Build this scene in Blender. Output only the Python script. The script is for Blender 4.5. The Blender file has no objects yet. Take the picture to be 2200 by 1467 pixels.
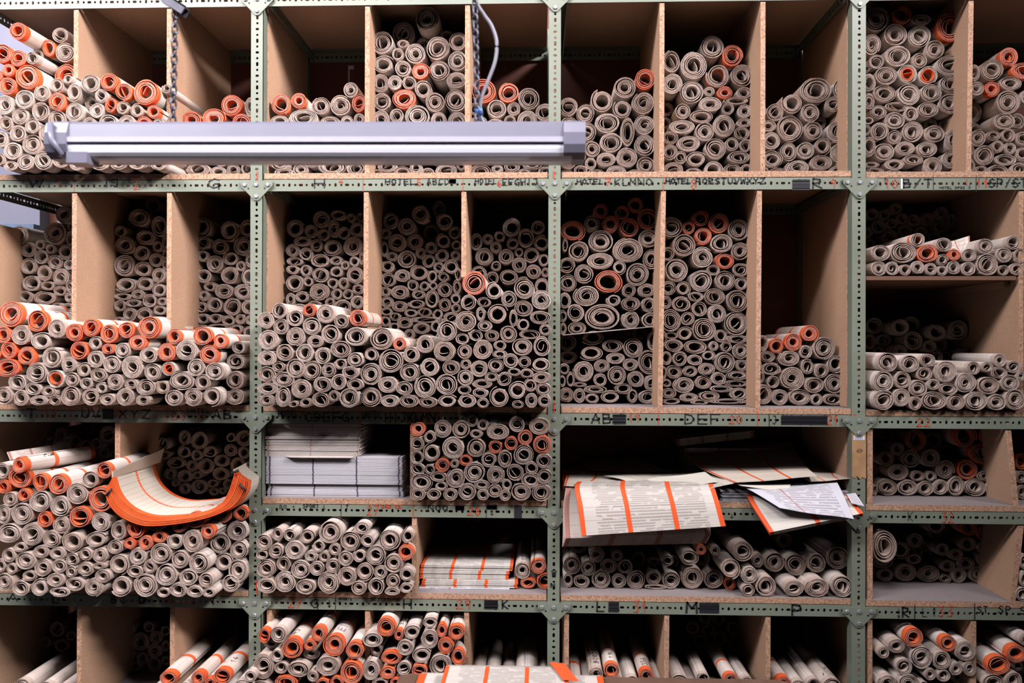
import bpy, math, random
import numpy as np
from mathutils import Vector, Matrix
scene = bpy.context.scene
col = scene.collection
rnd = random.Random(7)

# ---------------------------------------------------------------- camera
ZOFF = 0.55
F = 1750.0
CAM = np.array([0.952, -2.7072, 1.1672 + ZOFF])
YAW, PITCH, ROLL = -0.0343, 0.0035, 0.0027
def cam_basis():
    cy, sy = math.cos(YAW), math.sin(YAW)
    f = np.array([sy*math.cos(PITCH), cy*math.cos(PITCH), math.sin(PITCH)])
    r = np.array([cy, -sy, 0.0]); u = np.cross(r, f)
    cr, sr = math.cos(ROLL), math.sin(ROLL)
    return cr*r + sr*u, -sr*r + cr*u, f
CR, CU, CF = cam_basis()
cd = bpy.data.cameras.new('camera'); cam = bpy.data.objects.new('camera', cd); col.objects.link(cam)
M = Matrix(((CR[0], CU[0], -CF[0], CAM[0]), (CR[1], CU[1], -CF[1], CAM[1]), (CR[2], CU[2], -CF[2], CAM[2]), (0, 0, 0, 1)))
cam.matrix_world = M
cd.sensor_width = 36; cd.lens = F/2200*36; cd.clip_start = 0.05
cd.dof.use_dof = True; cd.dof.focus_distance = 2.72; cd.dof.aperture_fstop = 2.0
scene.camera = cam

def at(px, py, Y):
    """point of the plane at depth Y seen at a photo pixel, and metres per pixel there"""
    d = CF + CR*((px-1100)/F) + CU*((733.5-py)/F)
    t = (Y-CAM[1])/d[1]
    p = CAM + d*t
    return Vector(p), t/F

# ---------------------------------------------------------------- materials
def new_mat(name):
    m = bpy.data.materials.new(name); m.use_nodes = True
    nt = m.node_tree; b = nt.nodes['Principled BSDF']
    return m, nt, b
class N:
    """small node helper"""
    def __init__(s, nt): s.nt = nt
    def math(s, op, a, b=None, c=None, clamp=False):
        n = s.nt.nodes.new('ShaderNodeMath'); n.operation = op; n.use_clamp = clamp
        for i, v in enumerate((a, b, c)):
            if v is None: continue
            if isinstance(v, (int, float)): n.inputs[i].default_value = v
            else: s.nt.links.new(v, n.inputs[i])
        return n.outputs[0]
    def mix(s, fac, a, b, kind='MIX'):
        n = s.nt.nodes.new('ShaderNodeMix'); n.data_type = 'RGBA'; n.blend_type = kind
        for i, v in ((0, fac), (6, a), (7, b)):
            if isinstance(v, (int, float)): n.inputs[i].default_value = v
            elif isinstance(v, tuple): n.inputs[i].default_value = (*v, 1)
            else: s.nt.links.new(v, n.inputs[i])
        return n.outputs[2]
    def noise(s, scale, detail=3, coord=None, rough=.6):
        n = s.nt.nodes.new('ShaderNodeTexNoise'); n.inputs['Scale'].default_value = scale
        n.inputs['Detail'].default_value = detail; n.inputs['Roughness'].default_value = rough
        if coord is not None: s.nt.links.new(coord, n.inputs['Vector'])
        return n.outputs['Fac']
    def ramp(s, v, lo, hi):
        n = s.nt.nodes.new('ShaderNodeMapRange'); n.inputs[1].default_value = lo; n.inputs[2].default_value = hi
        s.nt.links.new(v, n.inputs[0]); return n.outputs[0]
    def coord(s, which):
        n = s.nt.nodes.new('ShaderNodeTexCoord'); return n.outputs[which]
    def geo(s, which):
        n = s.nt.nodes.new('ShaderNodeNewGeometry'); return n.outputs[which]
    def sep(s, v):
        n = s.nt.nodes.new('ShaderNodeSeparateXYZ'); s.nt.links.new(v, n.inputs[0]); return n.outputs
    def rand(s):
        n = s.nt.nodes.new('ShaderNodeObjectInfo'); return n.outputs['Random']
    def attr(s, name):
        n = s.nt.nodes.new('ShaderNodeAttribute'); n.attribute_name = name; return n.outputs['Fac']
    def link(s, a, b): s.nt.links.new(a, b)

def plain(name, c, rough=.6, metal=0.0, var=.12, scale=30, spec=.4):
    m, nt, b = new_mat(name); n = N(nt)
    f = n.noise(scale, 4, n.geo('Position'))
    k = n.ramp(f, .3, .7)
    n.link(n.mix(k, tuple(x*(1-var) for x in c), tuple(min(1, x*(1+var)) for x in c)), b.inputs['Base Color'])
    b.inputs['Roughness'].default_value = rough; b.inputs['Metallic'].default_value = metal
    b.inputs['Specular IOR Level'].default_value = spec
    return m

ORANGE = (.80, .105, .022)
def roll_body(name, orange, inner=False, stripe=False):
    """paper of a roll: printed lines along it, a border band at its ends"""
    m, nt, b = new_mat(name); n = N(nt)
    uv = n.sep(n.coord('UV')); u, v = uv[0], uv[1]
    tint = n.math('FRACT', n.math('ADD', n.attr('tint'), n.rand()))
    base = n.mix(tint, (.68, .565, .48), (.84, .75, .67))
    age = n.ramp(n.noise(9, 4, n.geo('Position')), .35, .75)
    base = n.mix(n.math('MULTIPLY', age, .35), base, (.50, .39, .28))
    ph = n.math('FRACT', n.math('ADD', n.math('MULTIPLY', u, 23.0), tint))
    line = n.math('LESS_THAN', ph, .035)
    base = n.mix(n.math('MULTIPLY', line, .5), base, (.22, .17, .13))
    d1 = n.math('LESS_THAN', n.math('FRACT', n.math('MULTIPLY', u, 140.0)), .3)
    d2 = n.math('LESS_THAN', n.noise(40, 2, n.coord('UV')), .42)
    base = n.mix(n.math('MULTIPLY', n.math('MULTIPLY', d1, d2), .22), base, (.25, .19, .14))
    band = n.math('LESS_THAN', v, .075)
    if orange or inner:
        far = n.math('GREATER_THAN', v, .94)
        st = n.math('MULTIPLY', n.math('GREATER_THAN', v, .40), n.math('LESS_THAN', v, .455))
        mask = n.math('MAXIMUM', band, n.math('MAXIMUM', far, st))
        if inner:
            mask = n.math('MULTIPLY', mask, n.math('GREATER_THAN', u, .45))
        oc = n.mix(tint, ORANGE, (.88, .16, .045))
        c = n.mix(mask, base, oc)
    elif stripe:
        st = n.math('MULTIPLY', n.math('GREATER_THAN', v, .05), n.math('LESS_THAN', v, .10))
        c = n.mix(st, base, ORANGE)
    else:
        c = n.mix(n.math('MULTIPLY', band, .6), base, (.46, .33, .26))
    n.link(c, b.inputs['Base Color']); b.inputs['Roughness'].default_value = .72
    b.inputs['Specular IOR Level'].default_value = .25
    return m
def roll_edge(name, orange, inner=False):
    m, nt, b = new_mat(name); n = N(nt)
    u = n.sep(n.coord('UV'))[0]
    tint = n.math('FRACT', n.math('ADD', n.attr('tint'), n.rand()))
    base = n.mix(tint, (.63, .465, .385), (.81, .665, .58))
    cb = nt.nodes.new('ShaderNodeCombineXYZ'); n.link(n.math('MULTIPLY', u, 46.0), cb.inputs[0]); n.link(n.math('MULTIPLY', n.rand(), 50.0), cb.inputs[1])
    ring = n.ramp(n.noise(1.0, 2, cb.outputs[0]), .35, .65)
    base = n.mix(n.math('MULTIPLY', ring, .6), base, (.24, .16, .11))
    sp = n.ramp(n.noise(160, 3, n.geo('Position')), .30, .72)
    c = n.mix(sp, n.mix(.55, base, (.20, .13, .09)), base)
    oc3 = n.sep(n.coord('Object')); an = n.math('ARCTAN2', oc3[2], oc3[0])
    tk = n.math('LESS_THAN', n.math('FRACT', n.math('ADD', n.math('MULTIPLY', an, .9549), n.math('MULTIPLY', u, 3.7))), .045)
    tk = n.math('MULTIPLY', tk, n.math('LESS_THAN', n.attr('tint'), .0001))
    c = n.mix(n.math('MULTIPLY', tk, .75), c, (.05, .04, .05))
    if orange: 
        oc = n.mix(sp, (.70, .10, .03), (.86, .23, .11))
        c = n.mix(n.math('SUBTRACT', .88, n.math('MULTIPLY', u, .7)), c, oc)
    if inner:
        oc = n.mix(sp, (.62, .08, .02), (.82, .20, .09))
        c = n.mix(n.math('MULTIPLY', n.math('GREATER_THAN', u, .42), .9), c, oc)
    n.link(c, b.inputs['Base Color']); b.inputs['Roughness'].default_value = .8
    b.inputs['Specular IOR Level'].default_value = .2
    return m
MB = {'p': (roll_body('roll_paper', 0), roll_edge('roll_paper_edge', 0)),
      'o': (roll_body('roll_orange', 1), roll_edge('roll_orange_edge', 1)),
      'i': (roll_body('roll_inner_orange', 0, True), roll_edge('roll_inner_orange_edge', 0, True)),
      's': (roll_body('roll_orange_stripe', 0, False, True), roll_edge('roll_stripe_edge', 0))}

def chipboard(name, c, edge=False):
    m, nt, b = new_mat(name); n = N(nt)
    pos = n.geo('Position')
    f = n.ramp(n.noise(220 if not edge else 120, 3, pos, .7), .3, .7)
    g = n.ramp(n.noise(6, 3, pos), .3, .7)
    a = n.mix(f, tuple(x*(.80 if not edge else .38) for x in c), tuple(min(1, x*1.12) for x in c))
    a = n.mix(n.math('MULTIPLY', g, .35), a, tuple(x*.72 for x in c))
    if edge:
        sp = n.math('LESS_THAN', n.noise(190, 4, pos, .8), .43)
        a = n.mix(n.math('MULTIPLY', sp, .7), a, (.10, .05, .03))
    n.link(a, b.inputs['Base Color']); b.inputs['Roughness'].default_value = .75
    b.inputs['Specular IOR Level'].default_value = .25
    return m
CHIP = chipboard('chipboard_face', (.51, .315, .195))
CHIP_T = chipboard('dusty_board_top', (.30, .255, .245))
CHIP_E = chipboard('chipboard_edge', (.58, .345, .215), True)
def green_steel():
    m, nt, b = new_mat('green_enamelled_steel'); n = N(nt)
    pos = n.geo('Position')
    f = n.ramp(n.noise(5, 4, pos), .3, .7)
    c = n.mix(f, (.165, .192, .138), (.205, .232, .175))
    sc = n.math('LESS_THAN', n.noise(45, 5, pos, .75), .33)
    c = n.mix(n.math('MULTIPLY', sc, .35), c, (.14, .11, .08))
    n.link(c, b.inputs['Base Color']); b.inputs['Roughness'].default_value = .42
    b.inputs['Specular IOR Level'].default_value = .5
    return m
GREEN = green_steel()
ZINC = plain('zinc_bolt', (.62, .62, .66), .35, .75, .1, 80)
INK = plain('black_marker', (.012, .012, .016), .6, 0, .2)
RED = plain('red_marker', (.50, .06, .02), .65, 0, .2)
BLUE = plain('blue_ink', (.05, .09, .32), .6, 0, .2)
PLASTIC = plain('lamp_grey_plastic', (.175, .175, .225), .35, 0, .04, 8)
STEELGREY = plain('dull_chain_steel', (.11, .11, .13), .45, .6, .2, 60)
CABLE = plain('grey_cable_sheath', (.21, .21, .24), .5, 0, .1)
TIE = plain('blue_plastic_tie', (.03, .16, .50), .45, 0, .1)
TAPE = plain('brown_packing_tape', (.40, .24, .12), .35, 0, .25, 18)
WHITE = plain('white_paper', (.72, .72, .76), .7, 0, .06)
CARDB = plain('grey_cardboard', (.36, .31, .28), .8, 0, .2, 20)
TABLE = plain('brown_table_board', (.15, .085, .055), .6, 0, .25, 12)
BACKW = plain('dark_brown_wall', (.13, .045, .03), .8, 0, .3, 4)
LEFTW = plain('pale_lilac_plaster', (.20, .205, .26), .85, 0, .08, 3)
CONCRETE = plain('dark_concrete', (.06, .055, .05), .85, 0, .2, 3)
SHADEB = chipboard('shaded_chipboard', (.17, .085, .05))  # chipboard with the shade of the overhanging rolls put into its colour
BEAM = plain('blue_grey_paint', (.10, .16, .24), .6, 0, .1)

def diffuser_mat():
    m, nt, b = new_mat('clear_ribbed_diffuser')
    b.inputs['Base Color'].default_value = (.74, .74, .82, 1); b.inputs['Roughness'].default_value = .22
    b.inputs['Transmission Weight'].default_value = .15; b.inputs['IOR'].default_value = 1.45
    return m
DIFF = diffuser_mat()

def card_mat(name, base, stripe, us, width=.028, dots=True, lines=True, ucount=130, vcount=30):
    """flat punched card: stripes across at the given u, printed hole rows"""
    m, nt, b = new_mat(name); n = N(nt)
    uv = n.sep(n.coord('UV')); u, v = uv[0], uv[1]
    ag = n.ramp(n.noise(7, 4, n.geo('Position')), .35, .75)
    c = n.mix(n.math('MULTIPLY', ag, .3), base, tuple(x*.75 for x in base))
    if lines:
        ln = n.math('LESS_THAN', n.math('FRACT', n.math('MULTIPLY', v, 7.3)), .035)
        c = n.mix(n.math('MULTIPLY', ln, .5), c, (.15, .13, .12))
    if dots:
        du = n.math('SUBTRACT', n.math('FRACT', n.math('MULTIPLY', u, float(ucount))), .5)
        dv = n.math('SUBTRACT', n.math('FRACT', n.math('MULTIPLY', v, float(vcount))), .5)
        dd = n.math('ADD', n.math('MULTIPLY', du, du), n.math('MULTIPLY', dv, dv))
        hole = n.math('LESS_THAN', dd, .11)
        inside = n.math('MULTIPLY', n.math('GREATER_THAN', u, .12), n.math('LESS_THAN', u, .90))
        sel = n.math('GREATER_THAN', n.noise(12, 1, n.coord('UV')), .42)
        hole = n.math('MULTIPLY', hole, n.math('MULTIPLY', inside, sel))
        c = n.mix(n.math('MULTIPLY', hole, .72), c, (.13, .10, .085))
    mask = None
    for x in us:
        a = n.math('LESS_THAN', n.math('ABSOLUTE', n.math('SUBTRACT', u, x)), width*.5)
        mask = a if mask is None else n.math('MAXIMUM', mask, a)
    if mask is not None: c = n.mix(mask, c, stripe)
    n.link(c, b.inputs['Base Color']); b.inputs['Roughness'].default_value = .7
    b.inputs['Specular IOR Level'].default_value = .25
    return m
CARD_O = card_mat('card_orange_stripes', (.64, .60, .53), ORANGE, (.017, .345, .67, .983), .034)
CARD_P = card_mat('card_brown_stripes', (.66, .58, .50), (.42, .20, .15), (.02, .33, .655, .98), .036, True, True, 130, 22)
CARD_S = card_mat('card_edge_stripes', (.70, .66, .57), ORANGE, (.02, .98), .045, True, True, 110, 20)
CARD_L = card_mat('card_two_stripes', (.66, .58, .47), (.70, .10, .03), (.02, .35, .68), .03, False, True)
CARD_W = card_mat('card_white_print', (.62, .62, .66), (.45, .08, .06), (.34,), .012, True, False, 90, 20)
CARD_BLUE = card_mat('fanfold_blue_lines', (.68, .66, .68), (.08, .07, .12), (.025, .345, .665, .975), .010, False, False)
CARD_TAN = card_mat('fanfold_tan_lines', (.62, .55, .49), (.40, .20, .12), (.03, .48, .985), .008, False, False)

# ---------------------------------------------------------------- object helpers
def link_obj(name, me, parent=None, loc=None):
    o = bpy.data.objects.new(name, me); col.objects.link(o)
    if loc is not None: o.location = loc
    if parent is not None: o.parent = parent
    return o
def thing(name, label, cat, loc=(0, 0, 0), group=None):
    o = link_obj(name, None); o.location = loc; o.empty_display_size = .1
    return tag(o, label, cat, group)
def tag(o, label, cat, group=None):
    o['label'] = label; o['category'] = cat
    if group: o['group'] = group
    return o
class Geo:
    def __init__(s): s.v = []; s.f = []; s.m = []; s.uv = []; s.sm = []
    def face(s, pts, mat=0, uvs=None, smooth=False):
        i = len(s.v); s.v.extend([tuple(p) for p in pts]); s.f.append(tuple(range(i, i+len(pts))))
        s.m.append(mat); s.uv.append(uvs or [(0, 0)]*len(pts)); s.sm.append(smooth)
    def box(s, x0, x1, y0, y1, z0, z1, mat=0, front=None):
        P = [(x0, y0, z0), (x1, y0, z0), (x1, y1, z0), (x0, y1, z0), (x0, y0, z1), (x1, y0, z1), (x1, y1, z1), (x0, y1, z1)]
        for k, q in enumerate(((0, 1, 5, 4), (1, 2, 6, 5), (2, 3, 7, 6), (3, 0, 4, 7), (4, 5, 6, 7), (3, 2, 1, 0))):
            s.face([P[i] for i in q], front if (front is not None and k == 0) else mat)
    def prism(s, poly, y0, y1, mat=0, front=None, axis='y'):
        """polygon in the XZ plane (counter-clockwise seen from the front) pushed from y0 back to y1"""
        n = len(poly)
        def P(a, b, d): return (a, d, b) if axis == 'y' else (d, a, b)
        A = [P(a, b, y0) for a, b in poly]; B = [P(a, b, y1) for a, b in poly]
        s.face(A, mat if front is None else front); s.face(B[::-1], mat)
        for i in range(n):
            j = (i+1) % n; s.face([A[j], A[i], B[i], B[j]], mat)
    def tube(s, pts, r, n=8, mat=0, closed=False):
        pts = [Vector(p) for p in pts]; k = len(pts); rings = []
        up = Vector((0, 0, 1))
        for i, p in enumerate(pts):
            a = pts[(i-1) % k] if (closed or i > 0) else p; b = pts[(i+1) % k] if (closed or i < k-1) else p
            t = (b-a).normalized(); x = t.cross(up)
            if x.length < 1e-3: x = t.cross(Vector((0, 1, 0)))
            x.normalize(); y = x.cross(t)
            rings.append([p + (x*math.cos(2*math.pi*j/n) + y*math.sin(2*math.pi*j/n))*r for j in range(n)])
        for i in range(k if closed else k-1):
            A, B = rings[i], rings[(i+1) % k]
            for j in range(n): s.face([A[j], A[(j+1) % n], B[(j+1) % n], B[j]], mat, None, True)
        if not closed: s.face(rings[0][::-1], mat); s.face(rings[-1], mat)
    def build(s, name, mats, parent=None, merge=True):
        me = bpy.data.meshes.new(name)
        me.from_pydata(s.v, [], s.f)
        for m in (mats if isinstance(mats, (list, tuple)) else [mats]): me.materials.append(m)
        me.polygons.foreach_set('material_index', s.m); me.polygons.foreach_set('use_smooth', s.sm)
        ul = me.uv_layers.new(name='UVMap')
        ul.data.foreach_set('uv', [c for f in s.uv for p in f for c in p])
        me.validate(clean_customdata=False); me.update()
        if merge:
            import bmesh
            bm = bmesh.new(); bm.from_mesh(me); bmesh.ops.remove_doubles(bm, verts=bm.verts, dist=1e-6)
            bmesh.ops.recalc_face_normals(bm, faces=bm.faces); bm.to_mesh(me); bm.free()
        return link_obj(name, me, parent)

# ---------------------------------------------------------------- handwriting: a stroke alphabet on a 0..1 x 0..1.4 cell
FONT = {
'A': [[(0, 0), (.5, 1.4), (1, 0)], [(.2, .5), (.8, .5)]], 'B': [[(0, 0), (0, 1.4), (.7, 1.3), (.75, .9), (0, .75), (.9, .55), (.85, .1), (0, 0)]],
'C': [[(1, 1.2), (.6, 1.4), (.1, 1), (.05, .4), (.5, 0), (1, .2)]], 'D': [[(0, 0), (0, 1.4), (.7, 1.2), (1, .7), (.7, .15), (0, 0)]],
'E': [[(1, 1.4), (0, 1.4), (0, 0), (1, 0)], [(0, .7), (.8, .7)]], 'F': [[(1, 1.4), (0, 1.4), (0, 0)], [(0, .7), (.8, .7)]],
'G': [[(1, 1.2), (.6, 1.4), (.1, 1), (.05, .4), (.5, 0), (1, .2), (1, .65), (.6, .65)], [(1, .65), (1, -.15)]], 'H': [[(0, 0), (0, 1.4)], [(1, 0), (1, 1.4)], [(0, .7), (1, .7)]],
'I': [[(.5, 0), (.5, 1.4)]], 'J': [[(.2, 1.4), (.9, 1.4), (.9, .3), (.5, 0), (.1, .25)]], 'K': [[(.1, 0), (.1, 1.4)], [(1, 1.4), (.1, .65), (1, 0)]],
'L': [[(.1, 1.4), (.1, 0), (.9, 0)]], 'M': [[(0, 0), (.05, 1.4), (.5, .6), (.95, 1.4), (1, 0)]], 'N': [[(0, 0), (0, 1.4), (1, 0), (1, 1.4)]],
'O': [[(.5, 0), (.05, .5), (.1, 1.1), (.5, 1.4), (.95, 1), (.9, .35), (.5, 0)]], 'P': [[(0, 0), (0, 1.4), (.8, 1.3), (.9, .9), (.6, .65), (0, .6)]],
'Q': [[(.5, 0), (.05, .5), (.1, 1.1), (.5, 1.4), (.95, 1), (.9, .35), (.5, 0)], [(.6, .4), (1, -.1)]], 'R': [[(0, 0), (0, 1.4), (.8, 1.3), (.85, .9), (0, .65), (1, 0)]],
'S': [[(.95, 1.25), (.5, 1.4), (.1, 1.1), (.3, .8), (.8, .6), (.9, .25), (.5, 0), (0, .15)]], 'T': [[(0, 1.4), (1, 1.4)], [(.5, 1.4), (.5, 0)]],
'U': [[(0, 1.4), (.05, .3), (.5, 0), (.95, .3), (1, 1.4)]], 'V': [[(0, 1.4), (.5, 0), (1, 1.4)]], 'W': [[(0, 1.4), (.25, 0), (.5, 1), (.75, 0), (1, 1.4)]],
'X': [[(0, 0), (1, 1.4)], [(0, 1.4), (1, 0)]], 'Y': [[(0, 1.4), (.5, .7), (1, 1.4)], [(.5, .7), (.4, 0)]], 'Z': [[(0, 1.4), (1, 1.4), (0, 0), (1, 0)]],
'/': [[(.1, 0), (.9, 1.4)]], '|': [[(.5, -.35), (.5, 1.75)]], '+': [[(.5, .4), (.5, 1)], [(.2, .7), (.8, .7)]], '(': [[(.7, 1.4), (.3, .7), (.7, 0)]], '.': [[(.4, 0), (.6, .1)]],
'^': [[(.5, -.1), (.5, 1.4)], [(.15, 1), (.5, 1.4), (.85, 1)]], '~': [[(.5, 1.4), (.5, -.1)], [(.15, .3), (.5, -.1), (.85, .3)]],
'0': [[(.5, 0), (.05, .5), (.1, 1.1), (.5, 1.4), (.95, 1), (.9, .35), (.5, 0)]], '1': [[(.1, .8), (.6, 1.4), (.6, 0)]],
'2': [[(.05, 1.1), (.5, 1.4), (.9, 1.1), (.7, .7), (0, 0), (1, .05)]], '3': [[(0, 1.3), (.8, 1.35), (.4, .8), (.9, .5), (.6, 0), (0, .1)]],
'4': [[(.6, 1.4), (0, .5), (1, .5)], [(.7, .9), (.7, 0)]], '5': [[(.9, 1.4), (.1, 1.4), (.05, .8), (.7, .8), (.9, .35), (.5, 0), (0, .1)]],
'6': [[(.8, 1.35), (.2, .9), (.05, .3), (.5, 0), (.9, .3), (.6, .65), (.1, .4)]], '7': [[(0, 1.4), (1, 1.4), (.3, 0)], [(.3, .7), (.9, .7)]],
'8': [[(.5, .75), (.1, 1.1), (.5, 1.4), (.9, 1.1), (.5, .75), (.05, .35), (.5, 0), (.95, .35), (.5, .75)]], '9': [[(.9, 1), (.5, .7), (.1, 1), (.5, 1.4), (.9, 1.1), (.7, 0)]],
' ': []}
def strokes(text, adv=1.45):
    out = []
    for i, ch in enumerate(text):
        for st in FONT.get(ch, []): out.append([(x+i*adv, y) for x, y in st])
    return out, max(1, len(text))*adv-(adv-1)
def ribbon(g, path, w, to3, mat=0):
    """flat pen stroke of width w along a 2-D path, mapped to 3-D by to3(a, b, lift)"""
    for (a0, b0), (a1, b1) in zip(path, path[1:]):
        dx, dy = a1-a0, b1-b0; L = math.hypot(dx, dy) or 1e-6
        nx, ny = -dy/L*w/2, dx/L*w/2; ex, ey = dx/L*w*.35, dy/L*w*.35
        q = [(a0-ex+nx, b0-ey+ny), (a0-ex-nx, b0-ey-ny), (a1+ex-nx, b1+ey-ny), (a1+ex+nx, b1+ey+ny)]
        g.face([to3(a, b, 1) for a, b in q][::-1], mat)
# ================================================================ shelving frame
POSTX = [-1.0, 0.0, 1.0, 1.9954, 2.99]
RZ = [2.3228+ZOFF, 1.70+ZOFF, .9202+ZOFF, .6106+ZOFF, .2983+ZOFF, -.125+ZOFF]   # height of the bolt line of each rail
DEPTH = .55
HALF = .0205
def board_top(r): return RZ[r]+HALF+.019
def hole_loop(kind, n=16):
    pts = []
    w, h = {'dot': (.0040, .0040), 'along': (.0072, .0042), 'across': (.0040, .0060)}[kind]
    r = min(w, h)
    for i in range(n):
        t = 2*math.pi*(i+.5)/n; c, s = math.cos(t), math.sin(t)
        pts.append((c*r+math.copysign(w-r, c), s*r+math.copysign(h-r, s)))
    return pts
KINDS = ['along', 'dot', 'across', 'dot']
def perf(g, a0, a1, half, to3, k0=0, depth=.0022, step=.0196):
    """flat steel leg with its row of punched holes: a along, b across; to3(a, b, d) gives the point d behind the face"""
    n = max(1, int(round((a1-a0)/step))); st = (a1-a0)/n
    for i in range(n):
        ca = a0+st*(i+.5); loop = hole_loop(KINDS[(i+k0) % 4]); out = []
        for x, y in loop:
            t = max(abs(x)/(st/2), abs(y)/half); out.append((x/t, y/t))
        m = len(loop)
        crn = [(st/2, half), (-st/2, half), (-st/2, -half), (st/2, -half)]
        ang = lambda p: math.atan2(p[1], p[0]) % (2*math.pi)
        for q in range(m):
            r = (q+1) % m
            A, B, D, E = loop[q], loop[r], out[r], out[q]
            e0, e1 = ang(E), ang(D); e1 += 2*math.pi if e1 < e0 else 0
            mid = sorted((((ang(c)-e0) % (2*math.pi)), c) for c in crn if 1e-6 < (ang(c)-e0) % (2*math.pi) < e1-e0-1e-6)
            g.face([to3(ca+p[0], p[1], 0) for p in [A, E]+[c for _, c in mid]+[D, B]])
            g.face([to3(ca+A[0], A[1], 0), to3(ca+B[0], B[1], 0), to3(ca+B[0], B[1], depth), to3(ca+A[0], A[1], depth)])
    for sgn in (-1, 1):
        g.face([to3(a0, sgn*half, 0), to3(a1, sgn*half, 0), to3(a1, sgn*half, depth), to3(a0, sgn*half, depth)])

shelving = thing('steel_shelving', 'tall olive green slotted-angle steel shelving bolted together across the whole picture', 'shelving', (0, 0, 0))
posts = []
for i, x in enumerate(POSTX):
    for back in (0, 1):
        g = Geo(); y0 = -.0045 if not back else DEPTH+.004
        s = 1 if not back else -1
        perf(g, 0.0, 2.98, .021, lambda a, b, d, x=x, y0=y0, s=s: (x+b, y0+d*s, a), i)
        xs = x+.021 if i < 3 else x-.021
        g.box(min(xs, xs-.002), max(xs, xs-.002), min(y0, y0+.04*s), max(y0, y0+.04*s), 0, 2.98)
        posts.append(g.build('post', GREEN, shelving))
rails = {}
SEG = [(0, 1), (1, 2), (2, 3), (3, 4)]
for b in range(4):
    for r in range(6):
        if b == 0 and r == 3: continue
        x0, x1 = POSTX[b]+.0215, POSTX[b+1]-.0215
        z = RZ[r] - (.0 if b != 3 else .004)
        for back in (0, 1):
            g = Geo(); y0 = 0.0 if not back else DEPTH
            s = 1 if not back else -1
            perf(g, x0, x1, HALF, lambda a, bb, d, z=z, y0=y0, s=s: (a, y0+d*s, z+bb), b+r)
            ya, yb = sorted((y0, y0+.04*s))
            g.box(x0, x1, ya, yb, z+HALF-.002, z+HALF)
            o = g.build('rail', GREEN, shelving)
            if not back: rails[(b, r)] = (o, z)
# rails running into the depth at every upright
for i, x in enumerate(POSTX):
    for r in range(6):
        side = 1 if i < 3 else -1
        g = Geo(); xx = x+side*.0395
        perf(g, .003, DEPTH-.003, .019, lambda a, b, d, xx=xx, side=side, r=r: (xx+d*side, a, RZ[r]-.006+b), i)
        g.box(min(xx, xx-side*.018), max(xx, xx-side*.018), .003, DEPTH-.003, RZ[r]+.0115, RZ[r]+.0135)
        g.build('cross_rail', GREEN, shelving)
# gusset plates with their bolts
def hexbolt(x, y, z):
    g = Geo(); n = 6; rr = .0068; h = .0052; a0 = rnd.random()
    P = [(rr*math.cos(a0+i*math.pi/3), rr*math.sin(a0+i*math.pi/3)) for i in range(n)]
    Q = [(p[0]*.86, p[1]*.86) for p in P]
    for i in range(n):
        j = (i+1) % n
        g.face([(x+P[i][0], y, z+P[i][1]), (x+P[j][0], y, z+P[j][1]), (x+P[j][0], y-h*.8, z+P[j][1]), (x+P[i][0], y-h*.8, z+P[i][1])])
        g.face([(x+P[i][0], y-h*.8, z+P[i][1]), (x+P[j][0], y-h*.8, z+P[j][1]), (x+Q[j][0], y-h, z+Q[j][1]), (x+Q[i][0], y-h, z+Q[i][1])])
    g.face([(x+q[0], y-h, z+q[1]) for q in Q])
    return g
K = 1/637
for i, x in enumerate(POSTX):
    for r in range(6):
        if i == 0 and r == 3: continue
        L = [(-34, 9), (-34, -2), (-6, -31.5), (-3, -33.6), (3, -33.6), (6, -31.5), (35, -2), (35, 9)]
        half = (i == 1 and r == 3)
        if half: L = [(-13, 9), (-13, -20), (-6, -31.5), (-3, -33.6), (3, -33.6), (6, -31.5), (35, -2), (35, 9)]
        g = Geo(); g.prism([(x+a*K, RZ[r]+b*K) for a, b in L], -.0088, -.0056)
        gp = g.build('gusset_plate', GREEN, shelving)
        for a, b in ((-25, 0), (0, 0), (25, 0), (0, -25)):
            if half and a < 0: continue
            hexbolt(x+a*K, -.0088, RZ[r]+b*K).build('bolt', ZINC, gp)
        for a, b in ((-17, -8), (18, -8)):
            if half and a < 0: continue
            g = Geo(); g.prism([(x+a*K+.0032*math.cos(t*math.pi/5), RZ[r]+b*K+.0032*math.sin(t*math.pi/5)) for t in range(10)], -.0091, -.0080)
            g.build('bolt_hole', INK, gp)

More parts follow.
